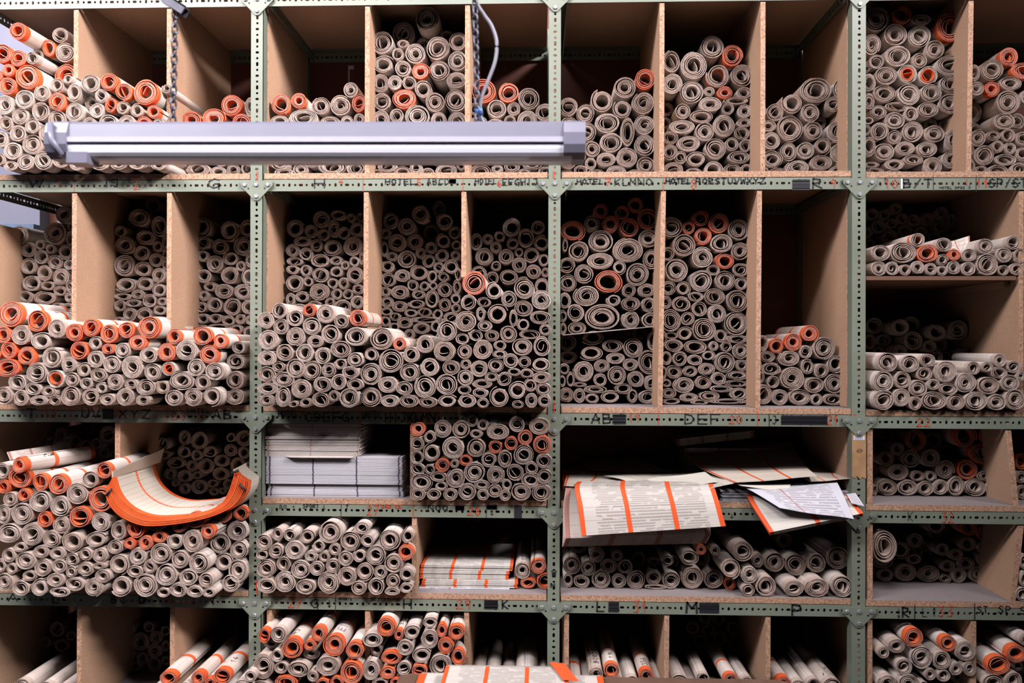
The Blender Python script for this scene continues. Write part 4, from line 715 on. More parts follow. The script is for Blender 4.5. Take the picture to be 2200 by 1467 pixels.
# ================================================================ paper rolls
def roll_proto(seed, turns, hole, seg, kind, flap):
    R = random.Random(seed); n = int(turns*seg)
    gaps = []
    for i in range(int(turns)+2): gaps.append(R.choice((.45, .5, .6, .8, 1.2, 1.7, 2.3)))
    tot = sum(gaps[:int(turns)]); gaps = [x/tot*(1-hole) for x in gaps]
    wob = [(R.uniform(0, 6.28), R.uniform(.05, .28)) for _ in gaps]; yo = [R.uniform(0, .016) for _ in gaps]
    off = [(R.uniform(-.02, .02), R.uniform(-.02, .02)) for _ in gaps]
    st = R.uniform(0, 6.28); ph0, ph1 = R.uniform(0, 6.28), R.uniform(0, 6.28)
    S = []
    acc = 0.0
    for k in range(n+1):
        th = k/seg*2*math.pi; i = min(int(k/seg), len(gaps)-2); fr = k/seg-i
        r = 1-acc-gaps[i]*fr
        ph, am = wob[i]; ph2, am2 = wob[i+1]
        w = (am*gaps[i]*math.cos(2*th+ph))*(1-fr)+(am2*gaps[i+1]*math.cos(2*th+ph2))*fr
        if k > 1.0*seg: r += w*.5
        r *= 1+.022*math.sin(2*th+ph0)+.016*math.sin(3*th+ph1)
        t = min(.050, gaps[i]*.58)
        dx = (off[i][0]*(1-fr)+off[i+1][0]*fr)*(i > 0); dz = (off[i][1]*(1-fr)+off[i+1][1]*fr)*(i > 0)
        y = yo[i]*(1-fr)+yo[i+1]*fr
        if k % seg == seg-1 or (k+1)/seg >= i+1: acc_next = acc+gaps[i]
        else: acc_next = acc
        c, s = math.cos(th+st), math.sin(th+st)
        S.append((dx+r*c, dz+r*s, dx+(r-t)*c, dz+(r-t)*s, y))
        acc = acc_next
    if flap:                                  # the loose inner end of the sheet cuts across the hole
        x0, z0, x1, z1, y = S[-1]; th = n/seg*2*math.pi+st; rr = math.hypot(x0, z0)
        ang = th+R.uniform(1.9, 2.7); ex, ez = rr*.72*math.cos(ang), rr*.72*math.sin(ang)
        for q in range(1, 4):
            f = q/3; bx, bz = x0+(ex-x0)*f, z0+(ez-z0)*f
            b = math.sin(f*math.pi)*.10; bx += b*math.cos(th+.8); bz += b*math.sin(th+.8)
            dxn, dzn = ez-z0, -(ex-x0); L = math.hypot(dxn, dzn) or 1
            S.append((bx, bz, bx-dxn/L*.045, bz-dzn/L*.045, y+.01*q))
        n += 3
    v = []; f = []; mi = []; uv = []; sm = []
    for (ax, az, bx, bz, y) in S:
        v += [(ax, y, az), (ax, 1, az), (bx, y, bz), (bx, 1, bz), (ax, y, az), (bx, y, bz)]
    for k in range(n):
        a, b = 6*k, 6*(k+1); u0, u1 = k/n, (k+1)/n
        f.append((a, b, b+1, a+1)); mi.append(0); sm.append(True); uv += [(u0, 0), (u1, 0), (u1, 1), (u0, 1)]
        f.append((b+2, a+2, a+3, b+3)); mi.append(0); sm.append(True); uv += [(u1, 0), (u0, 0), (u0, 1), (u1, 1)]
        f.append((a+4, a+5, b+5, b+4)); mi.append(1); sm.append(False); uv += [(u0, 0), (u0, 0), (u1, 0), (u1, 0)]
        f.append((a+3, a+1, b+1, b+3)); mi.append(1); sm.append(False); uv += [(u0, 1), (u0, 1), (u1, 1), (u1, 1)]
    f.append((0, 1, 3, 2)); mi.append(1); sm.append(False); uv += [(0, 0)]*4
    e = 6*n; f.append((e, e+2, e+3, e+1)); mi.append(1); sm.append(False); uv += [(1, 0)]*4
    return dict(v=np.array(v), f=f, m=mi, uv=uv, sm=sm, kind=kind)
def proto_mesh(p, name):
    me = bpy.data.meshes.new(name); me.from_pydata([tuple(x) for x in p['v']], [], p['f'])
    for m in MB[p['kind']]: me.materials.append(m)
    me.polygons.foreach_set('material_index', p['m']); me.polygons.foreach_set('use_smooth', p['sm'])
    ul = me.uv_layers.new(name='UVMap'); ul.data.foreach_set('uv', [c for q in p['uv'] for c in q])
    at_ = me.attributes.new('tint', 'FLOAT', 'POINT'); at_.data.foreach_set('value', [.0]*len(p['v']))
    me.update(); return me
PR = {}
def make_protos():
    for kind, cnt in (('p', 16), ('o', 12), ('i', 3), ('s', 2)):
        PR[kind] = []
        for i in range(cnt):
            turns = (3.6, 4.3, 5.2, 6.0, 6.8, 4.7, 5.6, 7.4)[i % 8]; hole = (.66, .60, .54, .50, .45, .62, .56, .43)[i % 8]
            p = roll_proto(100*ord(kind)+i, turns, hole, 24, kind, i % 3 != 1)
            p['mesh'] = proto_mesh(p, 'paper_roll_'+kind); PR[kind].append(p)
make_protos()
LITE = [roll_proto(900+i, (3.6, 4.3, 5.2, 6.1, 4.7, 6.6)[i % 6], (.68, .62, .57, .52, .64, .48)[i % 6], 18, 'p', i % 3 != 1) for i in range(14)]

# section: (bay, floor rail, words for the label)
SEC = {'W': (0, 1, 'top bay above W'), 'IJ': (0, 1, 'top bay above IJ'), 'G': (0, 1, 'top bay above G'), 'H': (1, 1, 'top bay above H'), 'ABCD': (1, 1, 'bay above HOTEL ABCD'), 'EFGH': (1, 1, 'bay above HOTEL EFGHIJ'),
       'KLM': (2, 1, 'bay above HOTEL KLMNO'), 'PQR': (2, 1, 'bay above HOTEL PQRSTUVWXYZ'), 'R': (2, 1, 'top bay above R 9'), 'BT': (3, 1, 'top bay above B/T'), 'SP': (3, 1, 'bay above SP/ST'),
       'W2': (0, 2, 'bay above T 13'), 'IJ2': (0, 2, 'bay above UV XYZ'), 'G2': (0, 2, 'bay above HOTEL AB'), 'CD': (1, 2, 'bay above HOTEL CDEFG'), 'HIJ': (1, 2, 'bay above HIJKLMN'), 'EF': (1, 2, 'bay above blacked-out 18'),
       'AB': (2, 2, 'bay above AB 19'), 'DEF': (2, 2, 'bay above DEF 20'), 'J': (2, 2, 'half-empty bay above 21'), 'BTu': (3, 'mid', 'thin shelf below B/T'), 'BTl': (3, 2, 'shelf above rail 22'),
       'A3': (0, 4, 'bay above letter A'), 'B3': (0, 4, 'around the bent cards'), 'NOQ': (1, 3, 'box above NOQ 28'), 'G4': (1, 4, 'bay above 27 G'), 'K29': (1, 4, 'bay above 29 K'), 'LMP': (2, 4, 'shelf above L 31'),
       'K5': (3, 3, 'box above K 32'), 'R5': (3, 4, 'box above R 33'), 'E3': (3, 3, 'right picture edge above 32'), 'E4': (3, 4, 'right picture edge above ST'),
       'A6': (0, 5, 'bottom bay under A'), 'D6': (0, 5, 'bottom bay under B, D'), 'F6': (0, 5, 'bottom bay under T'), 'G6': (1, 5, 'bottom bay under 27 G'), 'H6': (1, 5, 'bottom bay under SET SAUNA'), 'K6': (1, 5, 'bottom bay under 29 K'),
       'L6': (2, 5, 'bottom bay under L 31'), 'M6': (2, 5, 'bottom bay under M'), 'P6': (2, 5, 'bottom bay under P'), 'R6': (3, 5, 'bottom bay under R 33'), 'ST6': (3, 5, 'bottom bay under ST')}
DEFAULT_Y = {'W': -.06, 'IJ': -.06, 'G': .09, 'H': .04, 'ABCD': .09, 'EFGH': .08, 'KLM': .13, 'PQR': .13, 'R': .13, 'BT': .09, 'SP': .1}
rolls = []
sec = None; Y = 0
for ln in DATA.strip().splitlines():
    if ln[0] == '#': _, ox, oy, sc = ln.split(); ox, oy, sc = float(ox), float(oy), float(sc); continue
    if ln[0] == '@':
        q = ln[1:].split(); sec = q[0]; Y = float(q[1]) if len(q) > 1 else DEFAULT_Y[sec]; continue
    for e in ln.split():
        fl = e.lstrip('0123456789.,-'); a = [float(x) for x in e[:len(e)-len(fl)].split(',')]
        if len(a) == 3: a.append(a[2])
        y = Y
        if 'd' in fl: y = Y+.07 if Y > -.02 else Y+.03
        if 'f' in fl: y = .02
        if 'q' in fl: y = .0
        if (sec == 'B3' and Y < 0 and ox+a[0]/sc > 470) or (sec == 'G2' and Y < 0 and ox+a[0]/sc > 480): y = -.03
        if sec == 'W' and oy+a[1]/sc < 172 and ox+a[0]/sc > 60: y = .03
        kind = 'o' if 'o' in fl else 'i' if 'i' in fl else 's' if 's' in fl else 'p'
        px, py = ox+a[0]/sc, oy+a[1]/sc
        P, m = at(px, py, y)
        rolls.append(dict(sec=sec, layer=Y, px=px, py=py, rpx=a[2]/sc, rpy=a[3]/sc, x=P.x, z=P.z, rx=a[2]/sc*m*1.10, rz=a[3]/sc*m*1.10, y=y, kind=kind, deep='d' in fl, fl=fl))
# rolls of the bottom piles that lie below the picture's edge and carry the visible ones
for sec_, Y, rows_, x0_, x1_ in (('G6', -.06, (1556, 1529, 1503), 585, 775), ('H6', -.05, (1554, 1527, 1502), 800, 990), ('R6', -.01, (1536, 1508), 1889, 2078), ('ST6', -.01, (1536, 1508), 2108, 2230), ('F6', -.09, (1562, 1534), 385, 530),
                                 ('A6', .02, (1526,), 20, 155), ('K6', .02, (1526,), 1018, 1175), ('L6', .02, (1526,), 1232, 1410), ('M6', .02, (1526,), 1450, 1630), ('P6', .02, (1526,), 1670, 1820)):
    for j, py in enumerate(rows_):
        px = x0_+(j % 2)*16
        while px < x1_-8:
            q = rnd.uniform(13.5, 16.5); P, m = at(px+q, py, Y)
            rolls.append(dict(sec=sec_, layer=Y, px=px+q, py=py, rpx=q, rpy=q, x=P.x, z=P.z, rx=q*m, rz=q*m, y=Y, kind='p', deep=False, fl='')); px += 2*q+1
# settle every pile: rolls push each other apart and stay above their board
piles = {}
for r in rolls: piles.setdefault((r['sec'], r['layer']), []).append(r)
merged = []
for group in (('W', 'IJ'), ('W2', 'IJ2', 'G2'), ('CD', 'HIJ', 'EF'), ('A3', 'B3')):
    L = [r for k, v in piles.items() if k[0] in group and k[1] < 0 for r in v]; merged.append(L)
    for k in [k for k in piles if k[0] in group and k[1] < 0]: piles[k+('m',)] = piles.pop(k)
solve = [v for k, v in piles.items() if len(k) == 2]+merged
piles = {k[:2]: v for k, v in piles.items()}
def floor_of(s):
    b, r, _ = SEC[s]
    return (zmid if r == 'mid' else rails[(b, r)][1]+HALF+.0192)
def rad(r, c, s): return 1/math.sqrt((c/r['rx'])**2+(s/r['rz'])**2)
for L in solve:
    for r in L:
        r['x0'], r['z0'] = r['x'], r['z']; r['fl_z'] = floor_of(r['sec'])
    lo = min(r['x0']-r['rx']/1.08 for r in L); hi = max(r['x0']+r['rx']/1.08 for r in L)
    prs = [(a, b) for i, a in enumerate(L) for b in L[i+1:] if math.hypot(a['x']-b['x'], a['z']-b['z']) < (max(a['rx'], a['rz'])+max(b['rx'], b['rz']))*1.3]
    for it in range(50):
        for a, b in prs:
            dx, dz = b['x']-a['x'], b['z']-a['z']; d = math.hypot(dx, dz) or 1e-6; c, s = dx/d, dz/d
            ov = rad(a, c, s)+rad(b, c, s)-d
            if ov > 0:
                a['x'] -= c*ov*.3; a['z'] -= s*ov*.3; b['x'] += c*ov*.3; b['z'] += s*ov*.3
        for r in L:
            r['x'] += (r['x0']-r['x'])*.06; r['z'] += (r['z0']-r['z'])*.06
            r['z'] = max(r['z'], r['fl_z']+r['rz']*.99); r['x'] = min(max(r['x'], lo+r['rx']), hi-r['rx'])
    for r in L: r['k'] = 1.0
    for a, b in prs:
        dx, dz = b['x']-a['x'], b['z']-a['z']; d = math.hypot(dx, dz) or 1e-6; c, s = dx/d, dz/d
        k = d/(rad(a, c, s)+rad(b, c, s))
        if k < 1: a['k'] = min(a['k'], k); b['k'] = min(b['k'], k)
    for r in L:
        k = max(r['k'], .91); r['rx'] *= k; r['rz'] *= k
        r['z'] = max(r['z'], r['fl_z']+r['rz'])
# how the pile is counted for the labels: rows from the bottom, then from the left
for key, L in piles.items():
    L = [r for r in L if r['py'] < 1500]
    hs = sorted(r['rz'] for r in L); h = hs[len(hs)//2]*1.8; z0 = min(r['z'] for r in L)
    rows = {}
    for r in L: rows.setdefault(int((r['z']-z0)/h+.5), []).append(r)
    for i, k in enumerate(sorted(rows)):
        rows[k].sort(key=lambda r: r['x'])
        for j, r in enumerate(rows[k]): r['row'], r['pos'], r['nrows'], r['nin'] = i, j, len(rows), len(rows[k])
    for kind in 'ois':
        O = sorted([r for r in L if r['kind'] == kind], key=lambda r: r['x'])
        for j, r in enumerate(O): r['oi'], r['on'] = j, len(O)
def shown(r):
    if r['px'] < 4 or r['px'] > 2196 or r['py'] > 1462 or r['py'] < 4: return False
    if 120 < r['px'] < 1255 and 262 < r['py'] < 358: return False
    return True
def where(r):
    s = r['sec']; w = SEC[s][2]
    lay = sorted(k[1] for k in piles if k[0] == s)
    if len(lay) == 2: w = ('front pile, ' if r['layer'] == lay[0] else 'rear pile, ')+w.replace('blacked-out ', '').replace('HOTEL ', '')
    return w.replace('half-empty ', '')
cand = [r for r in rolls if r['kind'] == 'p' and not r['deep'] and shown(r)]
cand.sort(key=lambda r: -r['rpx']*r['rpy'])
single = cand[:300]
for r in single: r['one'] = True
for r in rolls:
    if r['kind'] != 'p': r['one'] = True
WRITTEN = {}
def place(o, r):
    L = min(.33 if len([k for k in piles if k[0] == r['sec']]) == 1 else (.30 if r['layer'] > .1 else .275), DEPTH-.012-r['y'])
    if r['sec'] in ('W', 'IJ'): L = .33
    o.location = (r['x'], r['y'], r['z']); round_ = abs(r['rx']/r['rz']-1) < .14
    o.rotation_euler = (0, rnd.uniform(0, 6.28) if round_ else rnd.choice((0, math.pi)), rnd.uniform(-.012, .012))
    if r.get('nospin'): o.rotation_euler = (0, 0, r.get('yaw', 0))
    if round_: a = (r['rx']+r['rz'])/2; o.scale = (a, L, a)
    else: o.scale = (r['rx'], L, r['rz'])
    r['L'] = L; r['obj'] = o
def near(sec, px, py):
    return min((r for r in rolls if r['sec'] == sec and r['layer'] < .15), key=lambda r: (r['px']-px)**2+(r['py']-py)**2)
# rolls that carry handwriting: text, colour, how far along (0 front .. 1 rear), angle from the top, size
for sec_, px, py, items, word in (('G6', 622, 1400, [('43.925', 'k', .10, 100, .024, .16)], '43.925'), ('G6', 727, 1392, [('ETTE', 'b', .13, 72, .024, .12)], 'ETTE in blue'), ('L6', 1281, 1452, [('BORDE', 'k', .12, 84, .016, .13)], 'BORDE'),
        ('L6', 1394, 1457, [('356', 'k', .10, 92, .018, .06)], '356'), ('L6', 1310, 1442, [('1 92.', 'k', .14, 88, .012, .06), ('123', 'k', .40, 88, .014, .05)], 'scrawled figures'), ('ST6', 2152, 1431, [('SEMIKRA', 'k', .24, 78, .012, .10), ('AH 252', 'k', .14, 78, .012, .09)], 'SEMIKRA AH 252'),
        ('K29', 1121, 1233, [('12', 'b', .12, 80, .016, .05)], '12 in blue'), ('H6', 853, 1363, [('SALSA', 'k', .15, 85, .010, .10)], 'SALSA'), ('R6', 1951, 1434, [('53', 'k', .2, 95, .016, .04)], '53'), ('R6', 1910, 1469, [('PARC', 'k', .25, 100, .018, .08)], 'PARC'),
        ('F6', 476, 1453, [('14', 'k', .18, 70, .016, .04)], '14'), ('P6', 1787, 1480, [('DA', 'k', .10, 95, .03, .06)], 'DA'), ('H6', 925, 1340, [('NEUE', 'k', .2, 80, .012, .07)], 'NEUE'),
        ('BTu', 1900, 547, [('NN 1', 'k', .45, 120, .014, .09)], 'NN 1'), ('BTl', 1902, 833, [('A', 'k', .4, 120, .012, .05)], 'A'), ('W2', 83, 700, [('ENATZ', 'k', .25, 60, .010, .09)], 'ENATZ'), ('B3', 508, 1116, [('NN', 'k', .2, 60, .012, .06)], 'NN')):
    r = near(sec_, px, py)
    if r['kind'] == 'p' and not r.get('one'):
        r['one'] = True; single.append(r)
    r['nospin'] = True; WRITTEN[id(r)] = (r, items, word)
LT = near('W2', 0, 0)
LT = min((r for r in rolls if r['sec'] == 'W2' and r['layer'] > .15), key=lambda r: (r['px']-40)**2+(r['py']-511)**2)
LT['one'] = True; LT['nospin'] = True; LT['yaw'] = .0; WRITTEN[id(LT)] = (LT, [('TO', 'k', .30, 62, .03, .07)], 'TO'); single.append(LT)
single = single[:300] if len(single) <= 300 else [r for r in single if id(r) in WRITTEN]+[r for r in single if id(r) not in WRITTEN]
for r in single[300:]:
    r['one'] = False
singles = [r for r in rolls if r.get('one')]
LABELS = set()
def ordw(i): return ORD[i]
for r in singles:
    if r['kind'] == 'p':
        big = r['rx']*r['rz'] > .00098
        what = ('fat' if big else 'squashed' if r['rz']/r['rx'] < .7 or r['rx']/r['rz'] < .7 else 'plain')+' cream roll'
        if id(r) in WRITTEN: lab = 'cream roll with handwriting ('+WRITTEN[id(r)][2]+'), '+SEC[r['sec']][2]
        else:
            rw = 'bottom row' if r['row'] == 0 else 'topmost row' if r['row'] == r['nrows']-1 else ordw(r['row'])+' row up'
            ps = ('alone' if r['nin'] == 1 else 'leftmost' if r['pos'] == 0 else 'rightmost' if r['pos'] == r['nin']-1 else ordw(r['pos'])+' from left')
            lab = what+', '+ps+' in '+rw+', '+where(r)
        nm, cat = 'paper_roll', 'paper roll'
    else:
        base = {'o': 'orange-edged roll', 'i': 'cream roll with orange core', 's': 'roll with one orange stripe'}[r['kind']]
        if id(r) in WRITTEN: lab = base+' with handwriting ('+WRITTEN[id(r)][2]+'), '+SEC[r['sec']][2]
        else:
            if r['on'] == 1: ps = 'only one in '
            else: ps = ('leftmost' if r['oi'] == 0 else 'rightmost' if r['oi'] == r['on']-1 else ordw(r['oi'])+' from left')+' of '+str(r['on'])+', '
            lab = base+', '+ps+where(r)
        nm, cat = 'orange_edged_roll' if r['kind'] == 'o' else 'part_orange_roll', 'orange-edged roll'
    if lab in LABELS: lab = lab.replace(' roll', ' paper roll') if ' paper roll' not in lab else lab.replace('paper roll', 'roll')
    LABELS.add(lab)
    if len(lab.replace(',', ' ').split()) > 16: print('LONG', lab)
    P_ = PR[r['kind']]; i = rnd.randrange(len(P_))
    if r['rpx'] > 19 and r['kind'] == 'p': i = rnd.choice((2, 3, 4, 6, 7, 10, 11, 12, 14, 15))
    elif r['rpx'] < 14 and r['kind'] == 'p': i = rnd.choice((0, 1, 5, 8, 9, 13))
    o = link_obj(nm, P_[i]['mesh']); place(o, r)
    s = r['sec']; tag(o, lab, cat, ('orange-edged rolls, ' if r['kind'] != 'p' else 'cream paper rolls, ')+SEC[s][2])
    if id(r) in WRITTEN:
        for text, pen, v0, ang, size, length in WRITTEN[id(r)][1]:
            g = Geo(); st, n = strokes(text); L = r['L']; R_ = (r['rx']+r['rz'])/2
            for path in st:
                fine = []
                for (a0, b0), (a1, b1) in zip(path, path[1:]):
                    for q in range(3): fine.append((a0+(a1-a0)*q/3, b0+(b1-b0)*q/3))
                fine.append(path[-1])
                pts = [(v0*L+a/n*length, (b/1.4-.5)*size) for a, b in fine]
                def to3(a, b, l): 
                    t = math.radians(ang)+b/R_; return (1.012*math.cos(t), a/L, 1.012*math.sin(t))
                ribbon(g, pts, .0022, to3)
            g.build('lettering', {'k': INK, 'b': BLUE}[pen], o, merge=False)
# everything that is left over: small, deep or mostly hidden plain rolls, one object
rest = [r for r in rolls if not r.get('one')]
V = []; LP = []; LT_ = []; MI = []; UVs = []; SMO = []; TI = []; vo = 0; lo = 0; tot = []
for r in rest:
    small = r['deep'] or r['rpx'] < 15 or r['layer'] > .15
    p = LITE[rnd.randrange(len(LITE))] if small else PR['p'][rnd.randrange(16)]
    e = bpy.data.objects.new('tmp', None); place(e, r)
    Mx = Matrix.LocRotScale(e.location, e.rotation_euler, e.scale); bpy.data.objects.remove(e)
    A = np.array(Mx)
    w = p['v'] @ A[:3, :3].T + A[:3, 3]
    fa = np.array(p['f'])
    V.append(w); LP.append((fa+vo).ravel()); MI += p['m']; SMO += p['sm']; UVs.append(np.array(p['uv']).ravel()); TI.append(np.full(len(w), rnd.random()))
    vo += len(w)
V = np.concatenate(V); LP = np.concatenate(LP); nf = len(MI)
me = bpy.data.meshes.new('paper_rolls'); me.vertices.add(len(V)); me.vertices.foreach_set('co', V.ravel())
me.loops.add(len(LP)); me.loops.foreach_set('vertex_index', LP.astype(np.int32))
me.polygons.add(nf); me.polygons.foreach_set('loop_start', np.arange(0, nf*4, 4, dtype=np.int32))
for m in MB['p']: me.materials.append(m)
me.polygons.foreach_set('material_index', np.array(MI, dtype=np.int32)); me.polygons.foreach_set('use_smooth', np.array(SMO, dtype=bool))
ul = me.uv_layers.new(name='UVMap'); ul.data.foreach_set('uv', np.concatenate(UVs))
ta = me.attributes.new('tint', 'FLOAT', 'POINT'); ta.data.foreach_set('value', np.concatenate(TI))
me.update(calc_edges=True); me.validate(clean_customdata=False)
o = link_obj('paper_rolls', me); o['kind'] = 'stuff'
tag(o, 'all the smaller and deeper plain paper rolls packed into the compartments', 'paper rolls')
print('ROLLS', len(rolls), 'single plain', sum(r['kind'] == 'p' for r in singles), 'orange', sum(r['kind'] != 'p' for r in singles), 'rest', len(rest), 'faces', nf)
# ================================================================ flat cards, fanfold stacks
def catmull(P, n):
    out = []; k = len(P)
    for i in range(k-1):
        p0 = P[max(i-1, 0)]; p1 = P[i]; p2 = P[i+1]; p3 = P[min(i+2, k-1)]
        for j in range(n):
            t = j/n
            out.append(.5*((2*p1)+(p2-p0)*t+(2*p0-5*p1+4*p2-p3)*t*t+(3*p1-p0-3*p2+p3)*t*t*t))
    out.append(P[-1]); return out
def sheet_geo(g, rows, thick=.0012, nu=10, nv=6, wave=0.0, mat=0, ph=0.0):
    """a bent sheet through rows of (left point, right point), u across, v from the first row on"""
    Ls = catmull([Vector(a) for a, b in rows], nv); Rs = catmull([Vector(b) for a, b in rows], nv); G = []
    for i, (a, b) in enumerate(zip(Ls, Rs)):
        G.append([a.lerp(b, j/nu)+Vector((0, 0, wave*math.sin(j/nu*math.pi*2.3+ph+i*.15))) for j in range(nu+1)])
    m = len(G)
    nrm = (G[0][-1]-G[0][0]).cross(G[-1][0]-G[0][0]).normalized()*thick
    for i in range(m-1):
        for j in range(nu):
            q = [G[i][j], G[i][j+1], G[i+1][j+1], G[i+1][j]]
            uv = [(j/nu, i/(m-1)), ((j+1)/nu, i/(m-1)), ((j+1)/nu, (i+1)/(m-1)), (j/nu, (i+1)/(m-1))]
            g.face(q, mat, uv, True); g.face([p-nrm for p in q][::-1], mat, uv[::-1], True)
    def rim(pts, uvs):
        for (a, b), (ua, ub) in zip(zip(pts, pts[1:]), zip(uvs, uvs[1:])): g.face([a, b, b-nrm, a-nrm], mat, [ua, ub, ub, ua])
    rim(G[0], [(j/nu, 0) for j in range(nu+1)]); rim(G[-1], [(j/nu, 1) for j in range(nu+1)])
    rim([r[0] for r in G], [(0, i/(m-1)) for i in range(m)]); rim([r[-1] for r in G], [(1, i/(m-1)) for i in range(m)])
def PM(x, y, Y): return at(1190+x/3.2353, 890+y/3.2353, Y)[0]
def sheet(name, label, cat, rows, mat, thick=.0012, wave=.0, layers=1, gap=.002, group=None, nu=12):
    g = Geo()
    for k in range(layers):
        rr = []
        for (a, b) in rows:
            off = Vector((rnd.uniform(-.002, .002), 0, -gap*k)) if k else Vector((0, 0, 0))
            rr.append((Vector(a)+off, Vector(b)+off))
        sheet_geo(g, rr, thick, nu, 6, wave, 0, k)
    o = g.build(name, mat, merge=False); tag(o, label, cat, group); return o
def fan_stack(name, label, x0, x1, y0, y1, z0, z1, mat, n, jit=.003, group=None, tilt=0.0, cat='fanfold stack'):
    """a zigzag-folded card lying flat: n leaves, every second fold open at the front"""
    g = Geo(); h = (z1-z0)/n
    for i in range(n):
        a0 = x0+rnd.uniform(-jit, jit); a1 = x1+rnd.uniform(-jit, jit); f = y0+rnd.uniform(0, jit*1.3); za = z0+h*i; zb = za+h*.74
        nu = 12
        def T(x): return tilt*(x-x0)
        for j in range(nu):
            xa = a0+(a1-a0)*j/nu; xb = a0+(a1-a0)*(j+1)/nu; u0, u1 = j/nu, (j+1)/nu
            g.face([(xa, f, za+T(xa)), (xb, f, za+T(xb)), (xb, f, zb+T(xb)), (xa, f, zb+T(xa))], 0, [(u0, .3), (u1, .3), (u1, .34), (u0, .34)])
            g.face([(xa, f, zb+T(xa)), (xb, f, zb+T(xb)), (xb, y1, zb+T(xb)), (xa, y1, zb+T(xa))], 0, [(u0, 0), (u1, 0), (u1, 1), (u0, 1)])
            g.face([(xa, y1, za+T(xa)), (xb, y1, za+T(xb)), (xb, f, za+T(xb)), (xa, f, za+T(xa))], 0, [(u0, 1), (u1, 1), (u1, 0), (u0, 0)])
        g.face([(a0, y1, za), (a0, f, za), (a0, f, zb), (a0, y1, zb)], 0, [(0, 0)]*4)
        g.face([(a1, f, za+T(a1)), (a1, y1, za+T(a1)), (a1, y1, zb+T(a1)), (a1, f, zb+T(a1))], 0, [(1, 0)]*4)
        if i % 2 == 0 and i+1 < n:                       # the fold joining this leaf to the next, set back from the front
            g.face([(a0+.004, f+.006, zb+T(a0)), (a1-.004, f+.006, zb+T(a1)), (a1-.004, f+.006, za+h+T(a1)), (a0+.004, f+.006, za+h+T(a0))], 0, [(0, .5), (1, .5), (1, .52), (0, .52)])
    g.box(x0+.004, x1-.004, y1-.004, y1, z0, z1)
    o = g.build(name, mat, merge=False); return tag(o, label, cat, group)
def zat(px, py, Y): return at(px, py, Y)[0].z
def xat(px, py, Y): return at(px, py, Y)[0].x
# --- white stacks above SPORT 27
f0 = rails[(1, 3)][1]+HALF+.0192
def PL(x, y, Y): return at(540+x/3.2353, 890+y/3.2353, Y)[0]
GS = 'white fanfold stacks above SPORT'
def lstack(label, xa, xb, ya, yb, Y, mat, n, z0=None, jit=.0022, d=.30, tilt=0.0):
    p, q = PL(xa, ya, Y), PL(xb, yb, Y); zb = q.z if z0 is None else z0
    fan_stack('fanfold_stack', label, p.x, q.x, Y, Y+d, zb, p.z, mat, n, jit, GS, tilt); return p.z
z = lstack('white fanfold stack with blue lines, lowest on the shelf above SPORT', 112, 1055, 527, 578, .03, CARD_BLUE, 7, f0)
z = lstack('thin white fanfold stack, second from the bottom above SPORT', 118, 1050, 478, 520, .035, CARD_BLUE, 6, z+.0004)
z = lstack('tall white closed fanfold stack, third from the bottom above SPORT', 104, 1048, 290, 470, .025, CARD_BLUE, 24, z+.0004, .0015, .3)
z3 = z
z = lstack('cream ragged fanfold stack resting on the tall white one above SPORT', 100, 752, 150, 285, .02, CARD_TAN, 14, z+.0004, .004)
z = lstack('tan closed fanfold stack, topmost above SPORT under the green rail', 112, 760, 64, 148, .03, CARD_TAN, 14, z+.0004, .002)
g = Geo(); a, b = PL(760, 292, .20), PL(840, 225, .20)
sheet('card_sheet', 'small tan card end sticking up behind the tall white fanfold stack', 'card', [((a.x, .20, z3+.0006), (b.x, .20, z3+.0006)), ((a.x+.004, .215, b.z-.012), (b.x, .215, b.z))], CARD_TAN)
g = Geo(); a, b = PL(180, 300, .022), PL(750, 292, .022)
sheet('card_sheet', 'loose torn cream card drooping between the cream and the tall white stack', 'card', [((a.x, .20, z3+.0002), (b.x-.02, .20, z3+.0002)), ((a.x+.03, .022, z3+.0001), (b.x-.02, .022, z3+.0001)), ((a.x+.09, .018, z3-.006), (b.x-.015, .018, z3-.005))], CARD_TAN, .0004)
# --- orange striped stacks above 29 K
f1 = rails[(1, 4)][1]+HALF+.0192; GO = 'orange-striped stacks above 29 K'
def kstack(label, xa, xb, ya, yb, Y, n, z0, mat=CARD_O, jit=.003, d=.3):
    p, q = PL(xa, ya, Y), PL(xb, yb, Y); fan_stack('fanfold_stack', label, p.x, q.x, Y, Y+d, z0, max(p.z, z0+.004), mat, n, jit, GO); return max(p.z, z0+.004)
z = kstack('flat white card sheets lying lowest on the board above 29 K', 1165, 1790, 1212, 1240, .04, 3, f1, CARD_W)
z = kstack('orange-striped fanfold book, lowest of three above 29 K', 1185, 1850, 1148, 1205, .05, 6, z+.0004)
z = kstack('orange-striped fanfold book, middle of three above 29 K', 1172, 1790, 1085, 1140, .06, 6, z+.0004)
z = kstack('orange-striped fanfold book, topmost of three above 29 K', 1178, 1815, 1042, 1080, .065, 4, z+.0004)
